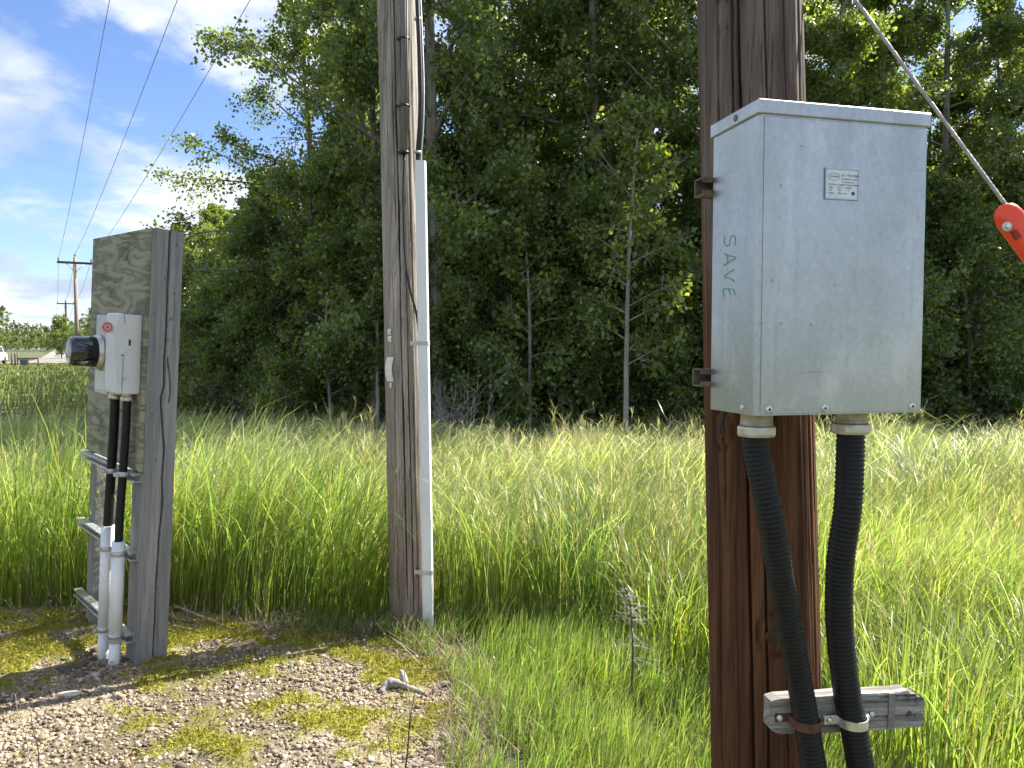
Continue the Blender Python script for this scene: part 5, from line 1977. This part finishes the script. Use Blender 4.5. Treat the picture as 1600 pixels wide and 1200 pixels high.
# bare bushes
def bare_bush(name, loc, H, spread, n, label, m, seed, twig=.006, sub=5, cat='bush'):
    rg = np.random.default_rng(seed)
    paths = []
    for i in range(n):
        az = rg.uniform(0, 6.28)
        sp = rg.uniform(.15, 1) * spread
        h = H * rg.uniform(.55, 1.0)
        s = np.linspace(0, 1, 7)
        wx, wy = np.cumsum(rg.normal(0, .05 * H, 7)), np.cumsum(rg.normal(0, .05 * H, 7))
        p = np.stack([.25 * spread * rg.normal() + math.cos(az) * sp * s ** 1.3 + wx * s, .25 * spread * rg.normal() + math.sin(az) * sp * s ** 1.3 + wy * s, h * s ** 1.1], -1)
        paths.append((p, twig * (1 - .75 * s)))
        for k in range(sub):
            u = rg.uniform(.25, .9)
            b = np.array([np.interp(u, s, p[:, c]) for c in range(3)])
            d = rg.normal(0, .7, 3) + np.array((math.cos(az) * .4, math.sin(az) * .4, .7))
            L = h * rg.uniform(.12, .32)
            s2 = np.linspace(0, 1, 4)
            q = b + d * L * s2[:, None] + rg.normal(0, .05, (4, 3)) * s2[:, None]
            paths.append((q, twig * .5 * (1 - .7 * s2)))
    v, f = tubes_np(paths, 5)
    o = link(name, np_mesh(name, v, f, smooth=True), m)
    o.location = loc
    return tag(o, label, cat)


x_, y_ = pxy(716, 10.6)
bare_bush('bare_bush', (x_, y_, float(gz(x_, y_))), 1.5, .55, 15, 'bare grey leafless bush right of the weathered pole', 'dead_twig', 5, .0075, 9)
x_, y_ = pxy(325, 14.0)
bare_bush('bare_bush', (x_, y_, float(gz(x_, y_))), 1.5, .8, 18, 'brown leafless brush in the shade right of the meter stand', 'dark_twig', 9, .008, 6)

# small dead conifer in the grass
cb = gp(990, 1075)
dc = empty('dead_sapling', cb)
tag(dc, 'small dead grey conifer sapling in the grass left of brown pole', 'sapling')
ti = at(984, 905, cb.y)
P = smooth_path([cb - Vector((0, 0, .05)), at(989, 1010, cb.y), at(985, 950, cb.y), at(979, 925, cb.y), at(964, 905, cb.y)], 20)
paths = [([tuple(p - cb) for p in P], [.0075 * (1 - .75 * i / 20) for i in range(21)])]
v, f = tubes_np(paths, 6)
link('trunk', np_mesh('trunk', v, f, smooth=True), mat('dead_stem', (.085, .078, .072), (.15, .14, .13), 20, rough=.9), dc)
rg = np.random.default_rng(3)
paths = []
for k in range(46):
    i = int(rg.uniform(4, 17))
    b = np.array(P[i] - cb)
    az = rg.uniform(0, 6.28)
    L = rg.uniform(.04, .17) * (1.1 - i / 22)
    s2 = np.linspace(0, 1, 5)
    d = np.array((math.cos(az), math.sin(az), rg.uniform(-.3, .3)))
    q = b + d * L * s2[:, None] + np.array((0, 0, -.3 * L)) * (s2 ** 2)[:, None] + rg.normal(0, .006, (5, 3)) * s2[:, None]
    paths.append((q, .0022 * (1 - .7 * s2)))
    for j in range(4):
        u = rg.uniform(.3, 1)
        b2 = np.array([np.interp(u, s2, q[:, c]) for c in range(3)])
        d2 = d * .4 + rg.normal(0, .6, 3)
        s3 = np.linspace(0, 1, 3)
        paths.append((b2 + d2 * L * .35 * s3[:, None], .0012 * (1 - .6 * s3)))
v, f = tubes_np(paths, 4)
link('twigs', np_mesh('twigs', v, f), 'dead_twig', dc)

# tall dark green reed clump in the meadow
rx, ry = pxy(522, 5.3)
n = 26
xs = rx + R.normal(0, .06, n)
ys = ry + R.normal(0, .06, n)
c = np.array((.045, .12, .02)) * R.uniform(.8, 1.2, (n, 1))
V, Fc, Cc = blades(xs, ys, gz(xs, ys) - .03, R.uniform(.85, 1.25, n), R.uniform(.011, .016, n), R.uniform(0, 6.28, n), R.uniform(.02, .16, n), R.uniform(.05, .5, n), c * .8, c, c * 1.1, S=6)
tag(link('reed_clump', np_mesh('reed_clump', V, Fc, Cc), 'grass'), 'tall dark green reed clump in the meadow left of weathered pole', 'reeds')

# ------------------------------------------------------------------ distant power line
def far_pole(px, top_py, d, label, mt_, lean=0):
    t = at(px, top_py, d)
    zb = float(gz(t.x, t.y))
    root = empty('power_pole', (t.x, t.y, zb))
    tag(root, label, 'power pole', 'power line poles along the road')
    H = t.z - zb
    MB().tube([(0, 0, -.3), (0, 0, H)], [.20, .14], 12).build('shaft', mt_, root)
    dv = Vector((.86, .51, 0))
    az = math.atan2(dv.y, dv.x)
    X = Matrix.Rotation(az, 4, 'Z')
    arm = MB().box(-1.42, 1.42, -.22, -.09, H - .62, H - .42, X=X).build('crossarm', 'dark_pole', root)
    for s in (-1, 1):
        MB().tube([X @ Vector((s * .75, -.17, H - .6)), X @ Vector((0, -.17, H - 1.35))], .03, 6).build('brace', 'zinc_dull', arm)
    for q_ in (-1.3, 0, 1.3):
        zz_ = H - .42 if q_ else H
        MB().lathe([(.03, 0), (.03, .12), (.09, .13), (.10, .19), (.05, .22), (.07, .28), (.03, .31)], 10, Matrix.Translation(X @ Vector((q_, -.15 if q_ else 0, zz_)))).build('insulator', 'sign_dark', root)
    ends = [root.location + X @ Vector((q_, -.15 if q_ else 0, (H - .42 if q_ else H) + .25)) for q_ in (-1.3, 0, 1.3)]
    return ends


e1 = far_pole(117, 402, 70, 'nearer pale power pole with crossarm above the meter stand', 'far_pole')
e2 = far_pole(102.5, 470, 139, 'second darker power pole behind the nearer one', 'dark_pole')
e3 = far_pole(96, 500, 208, 'third far power pole at the tree line', 'dark_pole')
starts = [(.50, 2), (2.05, 2), (3.65, 2)]
names = ('leftmost overhead wire across the blue sky', 'middle overhead wire across the blue sky', 'rightmost overhead wire passing behind the big tree')
for k in range(3):
    a = Vector((starts[k][0], 2.0, 9.9))
    b = e1[k]
    ext = a + (a - b) * .12
    pts = []
    for i in range(41):
        t = i / 40
        p = ext.lerp(b, t)
        p.z -= 1.2 * 4 * t * (1 - t) * .55
        pts.append(p)
    for (A, B) in ((e1[k], e2[k]), (e2[k], e3[k])):
        for i in range(1, 21):
            t = i / 20
            p = A.lerp(B, t)
            p.z -= .9 * 4 * t * (1 - t)
            pts.append(p)
    o = MB().tube(pts, [.006 + .00015 * max(p.y, 0) for p in pts], 5).build('overhead_wire', 'wire')
    tag(o, names[k], 'wire', 'overhead wires of the power line')

# ------------------------------------------------------------------ far gate, sign, parked vehicle
gd = 66
root_p = at(40, 572, gd)
gz0 = float(gz(root_p.x, root_p.y))
gate = empty('road_gate', (root_p.x, root_p.y, gz0))
tag(gate, 'dark wooden rail gate with posts beside the far gravel road', 'gate')
gi_ = Matrix.Translation(-Vector((root_p.x, root_p.y, gz0)))
for px in (19, 24, 28, 44, 60):
    q_ = at(px, 572, gd)
    MB().tube([(q_.x, q_.y, gz0 - .2), (q_.x, q_.y, gz0 + (1.15 if px < 30 else .8))], .07, 8).build('post', 'gate_wood', gate, gi_)
a, b = at(27, 562, gd), at(60, 565, gd)
MB().box(a.x, b.x, a.y - .05, a.y + .02, gz0 + .62, gz0 + .74).build('rail', 'gate_wood', gate, gi_)
a, b = at(32, 562, gd), at(43, 570, gd)
MB().box(a.x, b.x, a.y - .12, a.y - .08, gz0 + .12, gz0 + .60, .01).build('sign_panel', 'sign_dark', gate, gi_)

cp = at(-16, 572, 70)
cz = float(gz(cp.x, cp.y)) + .1
car = empty('parked_vehicle', (cp.x, cp.y, cz), Matrix.Rotation(math.radians(20), 3, 'Z'))
tag(car, 'white vehicle cut off by the left picture edge near the gate', 'vehicle')
g = MB()
prof = [(-2.2, .35), (2.2, .35), (2.25, .8), (2.1, 1.0), (1.1, 1.08), (.5, 1.62), (-1.3, 1.66), (-2.1, 1.1), (-2.25, .8)]
g.prism(prof, -.88, .88, Matrix.Rotation(math.radians(90), 4, 'Z'))
g.build('body', 'car_white', car)
g = MB()
g.prism([(1.02, 1.08), (.50, 1.56), (.46, 1.56), (.95, 1.08)], -.78, .78, Matrix.Translation((0, .03, .01)) @ Matrix.Rotation(math.radians(90), 4, 'Z'))
g.prism([(.8, 1.1), (.4, 1.55), (-1.25, 1.58), (-1.8, 1.12)], -.9, .9, Matrix.Rotation(math.radians(90), 4, 'Z'))
g.build('windows', 'car_glass', car)
for sx in (-.8, .8):
    for sy in (-1.4, 1.4):
        MB().lathe([(.2, -.11), (.34, -.10), (.34, .10), (.2, .11)], 18, Matrix.Translation((sx, sy, .34)) @ Matrix.Rotation(math.pi / 2, 4, 'Y')).build('wheel', 'tyre', car)
